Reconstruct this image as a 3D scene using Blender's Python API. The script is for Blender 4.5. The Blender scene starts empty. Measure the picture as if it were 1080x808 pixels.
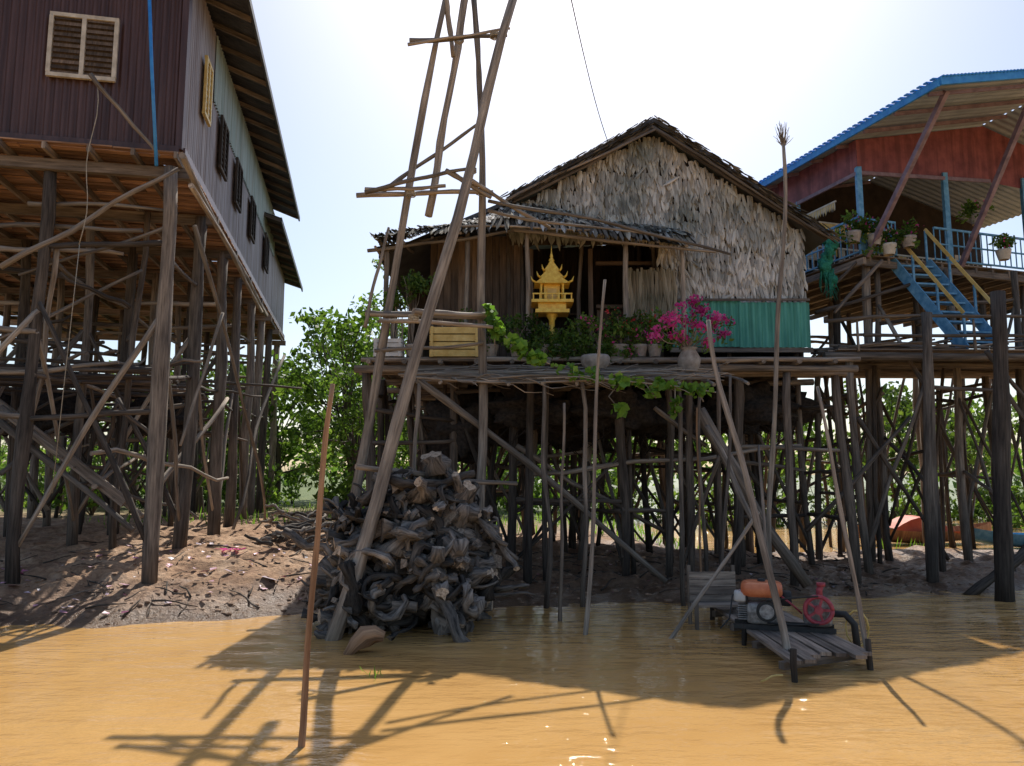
import bpy, math, random
import numpy as np
from mathutils import Vector, noise
R=random.Random(11)
S=bpy.context.scene
H=2.2; F=800.0; TH=math.atan(0.12)
CT,ST=math.cos(TH),math.sin(TH)
# ---------- survey helpers: world positions from measured bearings + distance
def ratio(u,v):
    cx=(u-540)/F; cy=(404-v)/F
    dy=CT-cy*ST; dz=ST+cy*CT
    return cx/dy, dz/dy
def P(u,v,Y):
    a,b=ratio(u,v); return Vector((a*Y,Y,H+b*Y))
def PZ(u,v,z):
    a,b=ratio(u,v); Y=(z-H)/b; return Vector((a*Y,Y,z))
def sst(a,b,x):
    t=max(0,min(1,(x-a)/(b-a))); return t*t*(3-2*t)
def shore(x):
    return 13.0+(0.25*x if x<0 else 0.17*x)+0.45*noise.noise(Vector((x*0.45,3.3,0)))+0.28*noise.noise(Vector((x*1.7,1.3,0)))
def gz(x,y):
    s=y-shore(x)
    bh=0.78-0.40*sst(-5,1,x)-0.16*sst(1,8,x)
    if s<0: z=max(-1.6,s*0.22)
    else:
        z=bh*(1-math.exp(-s*0.5))*1.05
        if x>3: z-= 0.5*sst(5.0,8.5,s)*sst(3,7,x)*(1-sst(22,32,s))
    near=1-sst(30,60,abs(y))
    z+=near*(0.12*noise.noise(Vector((x*0.6,y*0.6,0)))+0.09*noise.noise(Vector((x*1.9,y*2.3,4)))+0.07*noise.noise(Vector((x*4.5,y*5,9)))+0.03*noise.noise(Vector((x*11,y*11,2))))*sst(-0.6,1.2,s)
    return z
def G(x,y,dz=0): return Vector((x,y,gz(x,y)+dz))
def PG(u,v):
    a,b=ratio(u,v)
    Y=5
    while Y<60:
        if H+b*Y<=max(gz(a*Y,Y),-0.0): return Vector((a*Y,Y,H+b*Y))
        Y+=0.05
    return Vector((a*40,40,0))
# ---------- materials
def newmat(name):
    m=bpy.data.materials.new(name); m.use_nodes=True
    nt=m.node_tree; nt.nodes.clear()
    out=nt.nodes.new('ShaderNodeOutputMaterial'); b=nt.nodes.new('ShaderNodeBsdfPrincipled')
    nt.links.new(b.outputs[0],out.inputs[0]); return m,nt,b,out
def N(nt,t,**k):
    n=nt.nodes.new(t)
    for a,v in k.items(): setattr(n,a,v)
    return n
def ramp(nt,fac,stops):
    r=N(nt,'ShaderNodeValToRGB'); e=r.color_ramp.elements
    while len(e)<len(stops): e.new(0.5)
    for i,(p,c) in enumerate(stops): e[i].position=p; e[i].color=(c[0],c[1],c[2],1)
    nt.links.new(fac,r.inputs[0]); return r.outputs[0]
def nz(nt,co,scale,detail=4,rough=.6,vec=(1,1,1)):
    mp=N(nt,'ShaderNodeMapping'); mp.inputs['Scale'].default_value=vec
    nt.links.new(co,mp.inputs[0])
    n=N(nt,'ShaderNodeTexNoise'); n.inputs['Scale'].default_value=scale; n.inputs['Detail'].default_value=detail; n.inputs['Roughness'].default_value=rough
    nt.links.new(mp.outputs[0],n.inputs['Vector']); return n.outputs['Fac']
def mul(nt,a,b,fac=1.0,mode='MULTIPLY'):
    m=N(nt,'ShaderNodeMix',data_type='RGBA',blend_type=mode); m.inputs[0].default_value=fac
    nt.links.new(a,m.inputs[6])
    if isinstance(b,(tuple,list)): m.inputs[7].default_value=(b[0],b[1],b[2],1)
    else: nt.links.new(b,m.inputs[7])
    return m.outputs[2]
def bump(nt,b,h,st=.5,dist=.02):
    n=N(nt,'ShaderNodeBump'); n.inputs['Strength'].default_value=st; n.inputs['Distance'].default_value=dist
    nt.links.new(h,n.inputs['Height']); nt.links.new(n.outputs[0],b.inputs['Normal'])
def wood(name,dark,light,rough=.85,gs=(22,1.6,1),var=(.5,1.4),bs=.6,stain=False,gain=1.55,desat=.35):
    m,nt,b,o=newmat(name)
    def ds(c):
        l=(c[0]+c[1]+c[2])/3; return tuple(min(.7,(x*(1-desat)+l*desat)*gain) for x in c)
    dark=ds(dark); light=ds(light)
    uv=N(nt,'ShaderNodeUVMap').outputs[0]
    f=nz(nt,uv,1.0,4,.65,gs)
    f2=nz(nt,uv,1.0,2,.5,(3,.7,1))
    c=ramp(nt,f,[(.3,dark),(.7,light)])
    g=N(nt,'ShaderNodeNewGeometry')
    v=ramp(nt,g.outputs['Random Per Island'],[(0,(var[0],)*3),(1,(var[1],var[1]*.97,var[1]*.93))])
    c=mul(nt,c,v); c=mul(nt,c,ramp(nt,f2,[(.3,(.55,.55,.56)),(.65,(1.2,1.17,1.12))]))
    if stain:
        sep=N(nt,'ShaderNodeSeparateXYZ'); nt.links.new(g.outputs['Position'],sep.inputs[0])
        mr=N(nt,'ShaderNodeMapRange'); mr.inputs[1].default_value=0.2; mr.inputs[2].default_value=2.0
        nt.links.new(sep.outputs[2],mr.inputs[0])
        c=mul(nt,c,ramp(nt,mr.outputs[0],[(0,(.5,.48,.46)),(1,(1,1,1))]))
    nt.links.new(c,b.inputs['Base Color']); b.inputs['Roughness'].default_value=rough
    b.inputs['Specular IOR Level'].default_value=.3
    bump(nt,b,f,bs,.02); return m
def basic(name,c1,c2,scale=6,rough=.8,bs=.3,metal=0,vec=(1,1,1),island=0,dist=.02,stripe=None):
    m,nt,b,o=newmat(name)
    co=N(nt,'ShaderNodeTexCoord').outputs['Object']
    f=nz(nt,co,scale,4,.6,vec)
    c=ramp(nt,f,[(.32,c1),(.68,c2)])
    if stripe:
        f3=nz(nt,co,1.0,3,.6,(7,7,.35)); c=mul(nt,c,ramp(nt,f3,[(.4,stripe),(.55,(1.05,1.05,1.05))]))
    if island:
        g=N(nt,'ShaderNodeNewGeometry')
        c=mul(nt,c,ramp(nt,g.outputs['Random Per Island'],[(0,(1-island,)*3),(1,(1+island,)*3)]))
    nt.links.new(c,b.inputs['Base Color']); b.inputs['Roughness'].default_value=rough; b.inputs['Metallic'].default_value=metal
    if bs: bump(nt,b,f,bs,dist)
    return m
def leafm(name,stops,trans=.45,rough=.5,tint=(1.35,1.4,.7)):
    m,nt,b,o=newmat(name)
    g=N(nt,'ShaderNodeNewGeometry')
    c=ramp(nt,g.outputs['Random Per Island'],stops)
    f=nz(nt,N(nt,'ShaderNodeTexCoord').outputs['Object'],.9,2)
    c=mul(nt,c,ramp(nt,f,[(.35,(.6,.65,.6)),(.65,(1.25,1.2,1.1))]))
    nt.links.new(c,b.inputs['Base Color']); b.inputs['Roughness'].default_value=rough
    b.inputs['Specular IOR Level'].default_value=.25
    t=N(nt,'ShaderNodeBsdfTranslucent'); tc=mul(nt,c,tint); nt.links.new(tc,t.inputs[0])
    mx=N(nt,'ShaderNodeMixShader'); mx.inputs[0].default_value=trans
    nt.links.new(b.outputs[0],mx.inputs[1]); nt.links.new(t.outputs[0],mx.inputs[2]); nt.links.new(mx.outputs[0],o.inputs[0])
    return m
M={}
M['post']=wood('weathered_post_wood',(.07,.054,.042),(.29,.23,.18),stain=True)
M['postdark']=wood('dark_post_wood',(.03,.023,.018),(.155,.12,.095),stain=True)
M['pole']=wood('pole_wood',(.10,.077,.06),(.34,.28,.22))
M['polebrown']=wood('brown_pole_wood',(.14,.075,.04),(.33,.2,.115),desat=.1)
M['plank']=wood('plank_wood',(.075,.056,.042),(.26,.2,.155))
M['redplank']=wood('red_floor_wood',(.15,.075,.042),(.38,.22,.13),var=(.4,1.4),desat=.1)
M['darkwood']=wood('dark_wall_wood',(.03,.022,.017),(.1,.07,.05),gain=.9)
M['brownwall']=wood('brown_wall_wood',(.08,.055,.04),(.2,.14,.10),gain=1.2,desat=.15)
M['log']=wood('gnarled_firewood',(.008,.007,.006),(.24,.20,.17),gs=(13,4,1),var=(.2,1.75),bs=1,gain=1.3)
M['logend']=basic('log_end_grain',(.15,.11,.08),(.5,.4,.3),30,.9,.6,island=.7)
M['thatch']=leafm('palm_thatch',[(0,(.26,.25,.245)),(.25,(.40,.39,.385)),(.7,(.54,.53,.53)),(1,(.68,.67,.66))],.03,.9,(1,1,1))
M['thatchdark']=leafm('old_thatch',[(0,(.05,.042,.036)),(.5,(.14,.12,.105)),(1,(.30,.27,.245))],.05,.95,(1,1,1))
M['straw']=leafm('straw_thatch',[(0,(.24,.2,.15)),(.5,(.38,.33,.27)),(1,(.54,.48,.4))],.1,.9,(1,1,1))
M['leaf']=leafm('tree_leaf',[(0,(.04,.075,.02)),(.5,(.075,.13,.03)),(1,(.13,.19,.05))],.5)
M['leafl']=leafm('light_leaf',[(0,(.06,.12,.028)),(.5,(.12,.21,.045)),(1,(.21,.31,.08))],.5)
M['vine']=leafm('vine_leaf',[(0,(.1,.2,.03)),(.5,(.2,.38,.07)),(1,(.33,.5,.1))],.5)
M['pink']=leafm('bougainvillea_bract',[(0,(.6,.03,.3)),(.5,(.82,.1,.46)),(1,(.9,.25,.58))],.5,.5,(1.2,.9,1))
M['redfl']=leafm('red_flower',[(0,(.6,.03,.04)),(1,(.8,.12,.14))],.4,.5,(1,1,1))
M['brownmetal']=basic('brown_corrugated_metal',(.07,.036,.032),(.12,.064,.056),1.2,.42,.05,.1,(3,3,.4),stripe=(.75,.72,.7))
M['palemetal']=basic('faded_corrugated_metal',(.24,.195,.18),(.4,.345,.325),1.0,.45,.05,.1,(3,3,.35),stripe=(.75,.66,.6))
M['greenmetal']=basic('green_faded_metal',(.27,.33,.27),(.41,.45,.39),1.0,.45,.05,.1,(3,3,.35),stripe=(.78,.72,.66))
M['turq']=basic('turquoise_metal',(.05,.26,.2),(.11,.4,.31),2,.5,.05,.1,(3,3,.5),stripe=(.75,.8,.78))
M['darkroof']=basic('dark_metal_roof',(.04,.04,.044),(.1,.1,.105),2,.6,.1,.1)
M['silver']=basic('silver_corrugated_metal',(.22,.27,.34),(.36,.42,.5),1.5,.5,.05,.2,(1,1,1))
M['blue']=basic('blue_paint',(.02,.2,.6),(.06,.34,.78),5,.5,.1)
M['blue2']=basic('pale_blue_paint',(.06,.24,.46),(.2,.45,.68),7,.65,.3)
M['red']=basic('dark_red_paint',(.16,.04,.045),(.3,.09,.09),3,.6,.15,stripe=(.7,.65,.65))
M['purple']=basic('purple_brown_paint',(.14,.09,.115),(.28,.2,.24),5,.6,.2)
M['white']=basic('off_white_paint',(.5,.49,.46),(.76,.75,.72),6,.5,.1)
M['cream']=basic('cream_frame',(.45,.4,.32),(.7,.64,.54),6,.6,.1)
M['yellow']=basic('yellow_paint',(.58,.38,.09),(.8,.6,.22),5,.5,.1)
M['gold']=basic('gold_paint',(.75,.42,.04),(.95,.68,.12),12,.35,.3,.1)
M['orange']=basic('orange_enamel',(.6,.14,.05),(.8,.27,.12),8,.4,.05)
M['magenta']=basic('crimson_enamel',(.3,.03,.05),(.5,.09,.11),14,.5,.3)
M['grey']=basic('grey_cast_metal',(.13,.12,.115),(.46,.45,.43),14,.5,.4,.3)
M['black']=basic('black_rubber',(.015,.015,.015),(.04,.04,.04),8,.6,.1)
M['net']=basic('dark_net',(.012,.01,.01),(.06,.048,.04),14,.95,1)
M['greennet']=basic('green_net',(.01,.14,.1),(.04,.32,.22),20,.9,1)
M['clay']=basic('pot_clay',(.24,.2,.17),(.44,.39,.34),8,.8,.2,island=.5)
M['rope']=basic('rope',(.3,.26,.2),(.5,.45,.36),20,.9,.2)
M['mud']=basic('mud_clod',(.2,.12,.075),(.38,.25,.165),9,.95,.8,island=.3)
M['litter']=basic('litter_plastic',(.6,.6,.6),(.6,.15,.3),1.5,.5,.1,island=.5)
M['tarp']=basic('red_tarp',(.5,.08,.04),(.65,.16,.08),3,.6,.2)
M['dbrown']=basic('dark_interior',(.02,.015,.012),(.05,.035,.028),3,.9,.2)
# ---------- mesh builder
class MB:
    def __init__(s): s.v=[];s.f=[];s.uv=[];s.m=[];s.sm=[]
    def poly(s,pts,m=0,uvs=None,sm=False):
        i=len(s.v); s.v+= [tuple(p) for p in pts]; s.f.append(tuple(range(i,i+len(pts))))
        if uvs is None:
            a=Vector(pts[1])-Vector(pts[0]); b=Vector(pts[-1])-Vector(pts[0])
            o=R.random()*50
            uvs=[(0+o,o),(a.length+o,o),(a.length+o,b.length+o),(o,b.length+o)][:len(pts)] if len(pts)<=4 else [(Vector(p).x+o,Vector(p).z) for p in pts]
        s.uv+=uvs; s.m.append(m); s.sm.append(sm)
    def tube(s,pts,rads,n=7,m=0,cap=None,wob=0.08,flat=1.0,gn=0):
        pts=[Vector(p) for p in pts]; k=len(pts); i0=len(s.v)
        t=(pts[1]-pts[0]).normalized()
        up=Vector((0,0,1)) if abs(t.z)<.9 else Vector((1,0,0))
        a=t.cross(up).normalized(); L=0; ou=R.random()*40; ov=R.random()*40; Ls=[]
        for j,p in enumerate(pts):
            if j>0: L+=(p-pts[j-1]).length
            Ls.append(L)
            tt=(pts[min(j+1,k-1)]-pts[max(j-1,0)])
            if tt.length<1e-6: tt=t
            t=tt.normalized(); a=(a-t*a.dot(t)).normalized(); b=t.cross(a)
            for q in range(n):
                an=2*math.pi*q/n; rr=rads[j]*(1+R.uniform(-wob,wob))
                if gn:
                    rr*=1+gn*noise.noise(Vector((math.cos(an)*1.6+ou,math.sin(an)*1.6,L*7)))*1.6
                s.v.append(tuple(p+a*math.cos(an)*rr+b*math.sin(an)*rr*flat))
        r=max(rads)
        for j in range(k-1):
            for q in range(n):
                q2=(q+1)%n
                s.f.append((i0+j*n+q,i0+j*n+q2,i0+(j+1)*n+q2,i0+(j+1)*n+q))
                u0=ou+q/n*6.28*r; u1=ou+(q+1)/n*6.28*r
                s.uv+=[(u0,ov+Ls[j]),(u1,ov+Ls[j]),(u1,ov+Ls[j+1]),(u0,ov+Ls[j+1])]
                s.m.append(m); s.sm.append(True)
        for j in (0,k-1):
            idx=[i0+j*n+q for q in range(n)]
            if j==0: idx.reverse()
            s.f.append(tuple(idx)); s.uv+=[(ou+.03*q,ov) for q in range(n)]; s.m.append(m if cap is None else cap); s.sm.append(False)
    def pole(s,a,b,r0,r1=None,bend=.012,seg=8,n=7,m=0,cap=None,wob=.08):
        a=Vector(a);b=Vector(b);r1=r0*.7 if r1 is None else r1
        d=b-a;L=d.length
        if L<1e-4:return
        t=d/L; up=Vector((0,0,1)) if abs(t.z)<.9 else Vector((1,0,0))
        x=t.cross(up).normalized();y=t.cross(x)
        p=[R.uniform(-1,1)*bend*L for _ in range(6)]
        pts=[];rs=[]
        for i in range(seg+1):
            w=i/seg
            ox=p[0]*math.sin(math.pi*w)+p[1]*.6*math.sin(2*math.pi*w)+p[2]*.4*math.sin(3*math.pi*w)
            oy=p[3]*math.sin(math.pi*w)+p[4]*.6*math.sin(2*math.pi*w)+p[5]*.4*math.sin(4*math.pi*w)
            pts.append(a+d*w+x*ox+y*oy); rs.append((r0+(r1-r0)*w)*(1+R.uniform(-.12,.12)))
        s.tube(pts,rs,n,m,cap,wob)
    def beam(s,a,b,w,h,m=0,up=Vector((0,0,1)),ms=None):
        a=Vector(a);b=Vector(b);d=b-a;L=d.length
        if L<1e-5:return
        t=d/L
        if abs(t.dot(up))>.98: up=Vector((0,1,0)) if abs(t.y)<.9 else Vector((1,0,0))
        x=t.cross(up).normalized();y=x.cross(t)
        c=[]
        for p in (a,b):
            for sx,sy in ((-1,-1),(1,-1),(1,1),(-1,1)): c.append(p+x*sx*w/2+y*sy*h/2)
        i=len(s.v); s.v+=[tuple(q) for q in c]
        ou=R.random()*40;ov=R.random()*40
        acc=0
        for q in range(4):
            q2=(q+1)%4; wd=w if q%2==0 else h
            s.f.append((i+q,i+4+q,i+4+q2,i+q2)); s.uv+=[(ou+acc,ov),(ou+acc,ov+L),(ou+acc+wd,ov+L),(ou+acc+wd,ov)]; acc+=wd
            s.m.append(m);s.sm.append(False)
        for idx in ((i,i+1,i+2,i+3),(i+7,i+6,i+5,i+4)):
            s.f.append(idx); s.uv+=[(ou,ov),(ou+w,ov),(ou+w,ov+.02),(ou,ov+.02)];s.m.append(m);s.sm.append(False)
    def corr(s,p0,U,V,pitch=.09,amp=.014,m=0,nrm=None,sub=4,nv=1):
        p0=Vector(p0);U=Vector(U);V=Vector(V);n=max(2,int(U.length/pitch*sub))
        nr=U.cross(V).normalized() if nrm is None else nrm
        i0=len(s.v)
        for j in range(nv+1):
            for i in range(n+1):
                s.v.append(tuple(p0+U*(i/n)+V*(j/nv)+nr*amp*math.sin(2*math.pi*i/sub)))
        for j in range(nv):
            for i in range(n):
                a=i0+j*(n+1)+i
                s.f.append((a,a+1,a+n+2,a+n+1)); s.uv+=[(0,0),(1,0),(1,1),(0,1)];s.m.append(m);s.sm.append(True)
    def leaf(s,top,down,side,nrm,L,w,m=0):
        k=nrm*w*.25; mid=top+down*L*.62
        i=len(s.v)
        s.v+=[tuple(top-side*w*.4),tuple(top+side*w*.4),tuple(mid+side*w*.5),tuple(top+down*L),tuple(mid-side*w*.5),tuple(top+k),tuple(mid+k)]
        for f in ((i,i+5,i+6,i+4),(i+5,i+1,i+2,i+6),(i+4,i+6,i+3),(i+6,i+2,i+3)):
            s.f.append(f); s.uv+=[(0,0)]*len(f); s.m.append(m); s.sm.append(False)
    def lathe(s,c,prof,n=14,m=0,sm=True):
        c=Vector(c);i0=len(s.v)
        for r,z in prof:
            for q in range(n):
                a=2*math.pi*q/n; s.v.append((c.x+r*math.cos(a),c.y+r*math.sin(a),c.z+z))
        for j in range(len(prof)-1):
            for q in range(n):
                q2=(q+1)%n; s.f.append((i0+j*n+q,i0+j*n+q2,i0+(j+1)*n+q2,i0+(j+1)*n+q)); s.uv+=[(0,0)]*4;s.m.append(m);s.sm.append(sm)
    def obj(s,name,mats,parent=None):
        me=bpy.data.meshes.new(name); me.from_pydata(s.v,[],s.f)
        for x in mats: me.materials.append(M[x])
        me.polygons.foreach_set('material_index',s.m); me.polygons.foreach_set('use_smooth',s.sm)
        uvl=me.uv_layers.new(name='UVMap')
        uvl.data.foreach_set('uv',np.array(s.uv,dtype=np.float32).ravel())
        me.update()
        o=bpy.data.objects.new(name,me); S.collection.objects.link(o)
        if parent: o.parent=parent
        return o
def empty(name,loc=(0,0,0)):
    e=bpy.data.objects.new(name,None); S.collection.objects.link(e); e.empty_display_size=.2; return e
def blob(mb,c,rx,ry,rz,m=0,amp=.2,fr=2.0,n=18,k=12):
    c=Vector(c);i0=len(mb.v); sd=R.random()*90
    for j in range(k+1):
        ph=math.pi*j/k
        for q in range(n):
            a=2*math.pi*q/n; d=Vector((math.sin(ph)*math.cos(a),math.sin(ph)*math.sin(a),math.cos(ph)))
            e=1+amp*noise.noise(d*fr+Vector((sd,0,0)))+amp*.4*noise.noise(d*fr*3+Vector((sd,0,0)))
            mb.v.append((c.x+d.x*rx*e,c.y+d.y*ry*e,c.z+d.z*rz*e))
    for j in range(k):
        for q in range(n):
            q2=(q+1)%n; mb.f.append((i0+j*n+q,i0+(j+1)*n+q,i0+(j+1)*n+q2,i0+j*n+q2)); mb.uv+=[(q/n,j/k)]*4; mb.m.append(m); mb.sm.append(True)
rng=np.random.default_rng(5)
def leafcloud(mb,centers,rad,per,size,m=0,flat=.75,aspect=.55):
    for c in centers:
        pts=rng.normal(0,1,(per,3)); pts/=np.linalg.norm(pts,axis=1)[:,None]; pts*= (rng.random((per,1))**.45)
        pts*=np.array([rad,rad,rad*flat]); pts+=np.array(c)
        a=rng.normal(0,1,(per,3)); a/=np.linalg.norm(a,axis=1)[:,None]
        b=np.cross(a,rng.normal(0,1,(per,3))); b/=np.linalg.norm(b,axis=1)[:,None]
        sz=size*rng.uniform(.6,1.3,(per,1)); a*=sz; b*=sz*aspect
        V=np.stack([pts-a*.5,pts+b*.5-a*.05,pts+a*.5,pts-b*.5-a*.05],1).reshape(-1,3)
        i0=len(mb.v); mb.v+=V.tolist()
        for i in range(per):
            q=i0+i*4; mb.f.append((q,q+1,q+2,q+3))
        mb.uv+=[(0,0)]*(4*per); mb.m+=[m]*per; mb.sm+=[False]*per
# ---------- ground
def axis(lo,hi,near_lo,near_hi,st):
    c=list(np.arange(near_lo,near_hi+1e-6,st)); x=near_hi;d=st
    while x<hi: d*=1.35; x+=d; c.append(min(x,hi))
    x=near_lo;d=st
    while x>lo: d*=1.35; x-=d; c.insert(0,max(x,lo))
    return c
xs=axis(-900,900,-12,14,.09); ys=axis(-60,1500,10,19,.075)
mb=MB(); nx=len(xs)
for y in ys:
    for x in xs: mb.v.append((x,y,gz(x,y)))
for j in range(len(ys)-1):
    for i in range(nx-1):
        a=j*nx+i; mb.f.append((a,a+1,a+nx+1,a+nx))
nf=len(mb.f); mb.uv=[(0,0)]*(4*nf); mb.m=[0]*nf; mb.sm=[True]*nf
m,nt,b,o=newmat('mud_ground'); M['ground']=m
g=N(nt,'ShaderNodeNewGeometry'); sep=N(nt,'ShaderNodeSeparateXYZ'); nt.links.new(g.outputs['Position'],sep.inputs[0])
f=nz(nt,g.outputs['Position'],1.4,6,.65); f2=nz(nt,g.outputs['Position'],9,5,.7)
c=ramp(nt,f,[(.3,(.30,.17,.10)),(.5,(.46,.29,.175)),(.7,(.62,.44,.30))])
c=mul(nt,c,ramp(nt,f2,[(.36,(.6,.57,.55)),(.58,(1.08,1.08,1.08))]))
# wetness: height above water broken up by noise
fw=nz(nt,g.outputs['Position'],2.4,4,.6)
wa=N(nt,'ShaderNodeMath',operation='MULTIPLY_ADD'); nt.links.new(fw,wa.inputs[0]); wa.inputs[1].default_value=-.55; nt.links.new(sep.outputs[2],wa.inputs[2])
mr=N(nt,'ShaderNodeMapRange'); mr.inputs[1].default_value=-.22; mr.inputs[2].default_value=.28; nt.links.new(wa.outputs[0],mr.inputs[0])
c=mul(nt,c,ramp(nt,mr.outputs[0],[(0,(.40,.37,.34)),(.45,(.66,.62,.6)),(1,(1,1,1))]))
mr2=N(nt,'ShaderNodeMapRange'); mr2.inputs[1].default_value=23; mr2.inputs[2].default_value=33; nt.links.new(sep.outputs[1],mr2.inputs[0])
mx=N(nt,'ShaderNodeMix',data_type='RGBA'); nt.links.new(mr2.outputs[0],mx.inputs[0]); nt.links.new(c,mx.inputs[6])
nt.links.new(ramp(nt,f,[(.35,(.07,.11,.03)),(.6,(.17,.2,.07))]),mx.inputs[7])
nt.links.new(mx.outputs[2],b.inputs['Base Color'])
rr=N(nt,'ShaderNodeMapRange'); rr.inputs[1].default_value=0; rr.inputs[2].default_value=.8; rr.inputs[3].default_value=.3; rr.inputs[4].default_value=.95
nt.links.new(mr.outputs[0],rr.inputs[0]); nt.links.new(rr.outputs[0],b.inputs['Roughness'])
bump(nt,b,f2,.9,.07)
mb.obj('ground',['ground'])
# ---------- water
m,nt,b,o=newmat('muddy_water'); M['water']=m
g=N(nt,'ShaderNodeNewGeometry'); sep=N(nt,'ShaderNodeSeparateXYZ'); nt.links.new(g.outputs['Position'],sep.inputs[0])
f=nz(nt,g.outputs['Position'],.35,4,.6)
c=ramp(nt,f,[(.3,(.54,.295,.095)),(.7,(.66,.39,.145))]); nt.links.new(c,b.inputs['Base Color'])
b.inputs['Roughness'].default_value=.05; b.inputs['IOR'].default_value=1.38
w1=nz(nt,g.outputs['Position'],2.0,2,.5,(.6,1.6,1)); w2=nz(nt,g.outputs['Position'],7,3,.6,(.7,1.5,1)); w3=nz(nt,g.outputs['Position'],.45,2,.5)
ms=N(nt,'ShaderNodeMath',operation='MULTIPLY_ADD'); nt.links.new(w2,ms.inputs[0]); ms.inputs[1].default_value=.34; nt.links.new(w1,ms.inputs[2])
mm=N(nt,'ShaderNodeMath',operation='MULTIPLY'); nt.links.new(ms.outputs[0],mm.inputs[0])
w3r=N(nt,'ShaderNodeMapRange'); w3r.inputs[1].default_value=.36; w3r.inputs[2].default_value=.62; w3r.inputs[3].default_value=.35; w3r.inputs[4].default_value=1.0
xr=N(nt,'ShaderNodeMapRange'); xr.inputs[1].default_value=1.5; xr.inputs[2].default_value=6; xr.inputs[3].default_value=.9; xr.inputs[4].default_value=2.4
nt.links.new(sep.outputs[0],xr.inputs[0])
m2=N(nt,'ShaderNodeMath',operation='MULTIPLY'); nt.links.new(w3,w3r.inputs[0]); nt.links.new(w3r.outputs[0],m2.inputs[0]); nt.links.new(xr.outputs[0],m2.inputs[1])
nt.links.new(m2.outputs[0],mm.inputs[1])
bump(nt,b,mm.outputs[0],.85,.085)
mb=MB(); mb.poly([(-900,-60,0),(900,-60,0),(900,1500,0),(-900,1500,0)]); mb.obj('water',['water'])

# ================= LEFT metal clad house
C=Vector((-5.95,13.0,0)); U=Vector((-.98,-.198,0)); D=Vector((-.198,.98,0)); Z=Vector((0,0,1))
def L(u,d,z): return C+U*u+D*d+Z*z
Z0=7.95
LH=empty('metal_clad_stilt_house')
mb=MB()
mb.corr(L(9,0,Z0),-U*9,Z*4.0,.13,.026,0,sub=6)
mb.corr(L(0,.0,Z0+.0),D*6.5,Z*3.75,.15,.03,1,sub=6); mb.corr(L(0.01,6.5,Z0),D*8,Z*3.75,.15,.03,1,sub=6); mb.corr(L(0.02,14.5,Z0),D*4.6,Z*2.6,.15,.03,1,sub=6)
mb.corr(L(-.04,2.5,Z0+2.2),D*12,Z*1.5,.15,.03,2,sub=6)
mb.corr(L(9,0,Z0),D*19,Z*3.7,.2,.018,0); mb.corr(L(0,19,Z0),U*9,Z*3,.2,.018,0)
mb.obj('walls',['brownmetal','palemetal','greenmetal'],LH)
mb=MB()
mb.beam(L(0,-.02,Z0),L(0,-.02,Z0+4),.12,.12,1)
mb.beam(L(-.06,0,Z0-.02),L(-.06,19,Z0-.02),.06,.16,1); mb.beam(L(0,-.06,Z0-.02),L(9,-.06,Z0-.02),.06,.14,1)
mb.obj('corner_trim',['palemetal','brownmetal'],LH)
mb=MB()
def roof(u0,u1,d0,d1,z,rise,um):
    for (a,bb,za,zb) in ((u0,um,z,z+rise),(u1,um,z,z+rise)):
        mb.corr(L(a,d0,za),D*(d1-d0),(U*(bb-a)+Z*(zb-za)),.14,.02,0)
        mb.beam(L(a,d0,za-.06),L(a,d1,za-.06),.05,.16,0)
    d=d0
    while d<d1:
        mb.beam(L(u0+.03,d,z-.08),L(um,d,z+rise-.1),.06,.1,1); d+=.9
roof(-.9,9.9,-1,14.5,Z0+3.75,2.0,4.5)
roof(-.6,9.5,11.2,21,Z0+2.6,1.6,4.5)
mb.poly([L(0,0.03,Z0+3.9),L(9,0.03,Z0+3.9),L(4.5,.03,Z0+5.9)],0)
mb.poly([L(0,14.4,Z0+2.5),L(9,14.4,Z0+2.5),L(9,14.4,Z0+3.8),L(4.5,14.4,Z0+5.6),L(0,14.4,Z0+3.8)],0)
mb.obj('roof',['darkroof','plank'],LH)
# windows
def louvre(mb,org,W,Hh,ux,nr,fm,lm,nsl=9,leaves=2):
    up=Z
    for a,bb in ((org,org+ux*W),(org+up*Hh,org+up*Hh+ux*W)): mb.beam(a+nr*.06-ux*.03,bb+nr*.06+ux*.03,.06,.07,fm)
    for k in range(leaves+1):
        x=W*k/leaves; mb.beam(org+ux*x+nr*.065+up*.037,org+ux*x+nr*.065+up*(Hh-.037),.07,.055,fm,up=nr)
    for k in range(leaves):
        for i in range(nsl):
            z=Hh*(i+.5)/nsl; a=org+ux*(W*k/leaves+.04)+up*z+nr*.05; bb=a+ux*(W/leaves-.08)
            s=Hh/nsl*.75
            mb.poly([a-up*s*.5+nr*.03,bb-up*s*.5+nr*.03,bb+up*s*.5,a+up*s*.5],lm)
    mb.poly([org+nr*.036,org+ux*W+nr*.036,org+ux*W+up*Hh+nr*.036,org+up*Hh+nr*.036],lm)
mb=MB()
w0=P(52,80,12.55); loc=w0-C; uu=loc.dot(U)
wl=L(uu,0,w0.z)
louvre(mb,wl-D*.02,1.06,1.12,-U,-D,0,1,11)
mb.obj('louvred_window',['cream','brownwall'],LH)
mb=MB()
for d,z,W,Hh,fm,lm in ((1.25,1.35,.55,1.15,2,0),(3.1,1.0,.8,1.15,1,1),(5.3,1.0,.8,1.1,1,1),(8,1.0,.8,1.1,1,1),(11.4,1.0,.8,1.1,1,1)):
    louvre(mb,L(-.05,d,Z0+z),W,Hh,D,-U,fm,lm)
mb.obj('side_windows',['cream','darkwood','yellow'],LH)
mb=MB()
d=-.25
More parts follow.
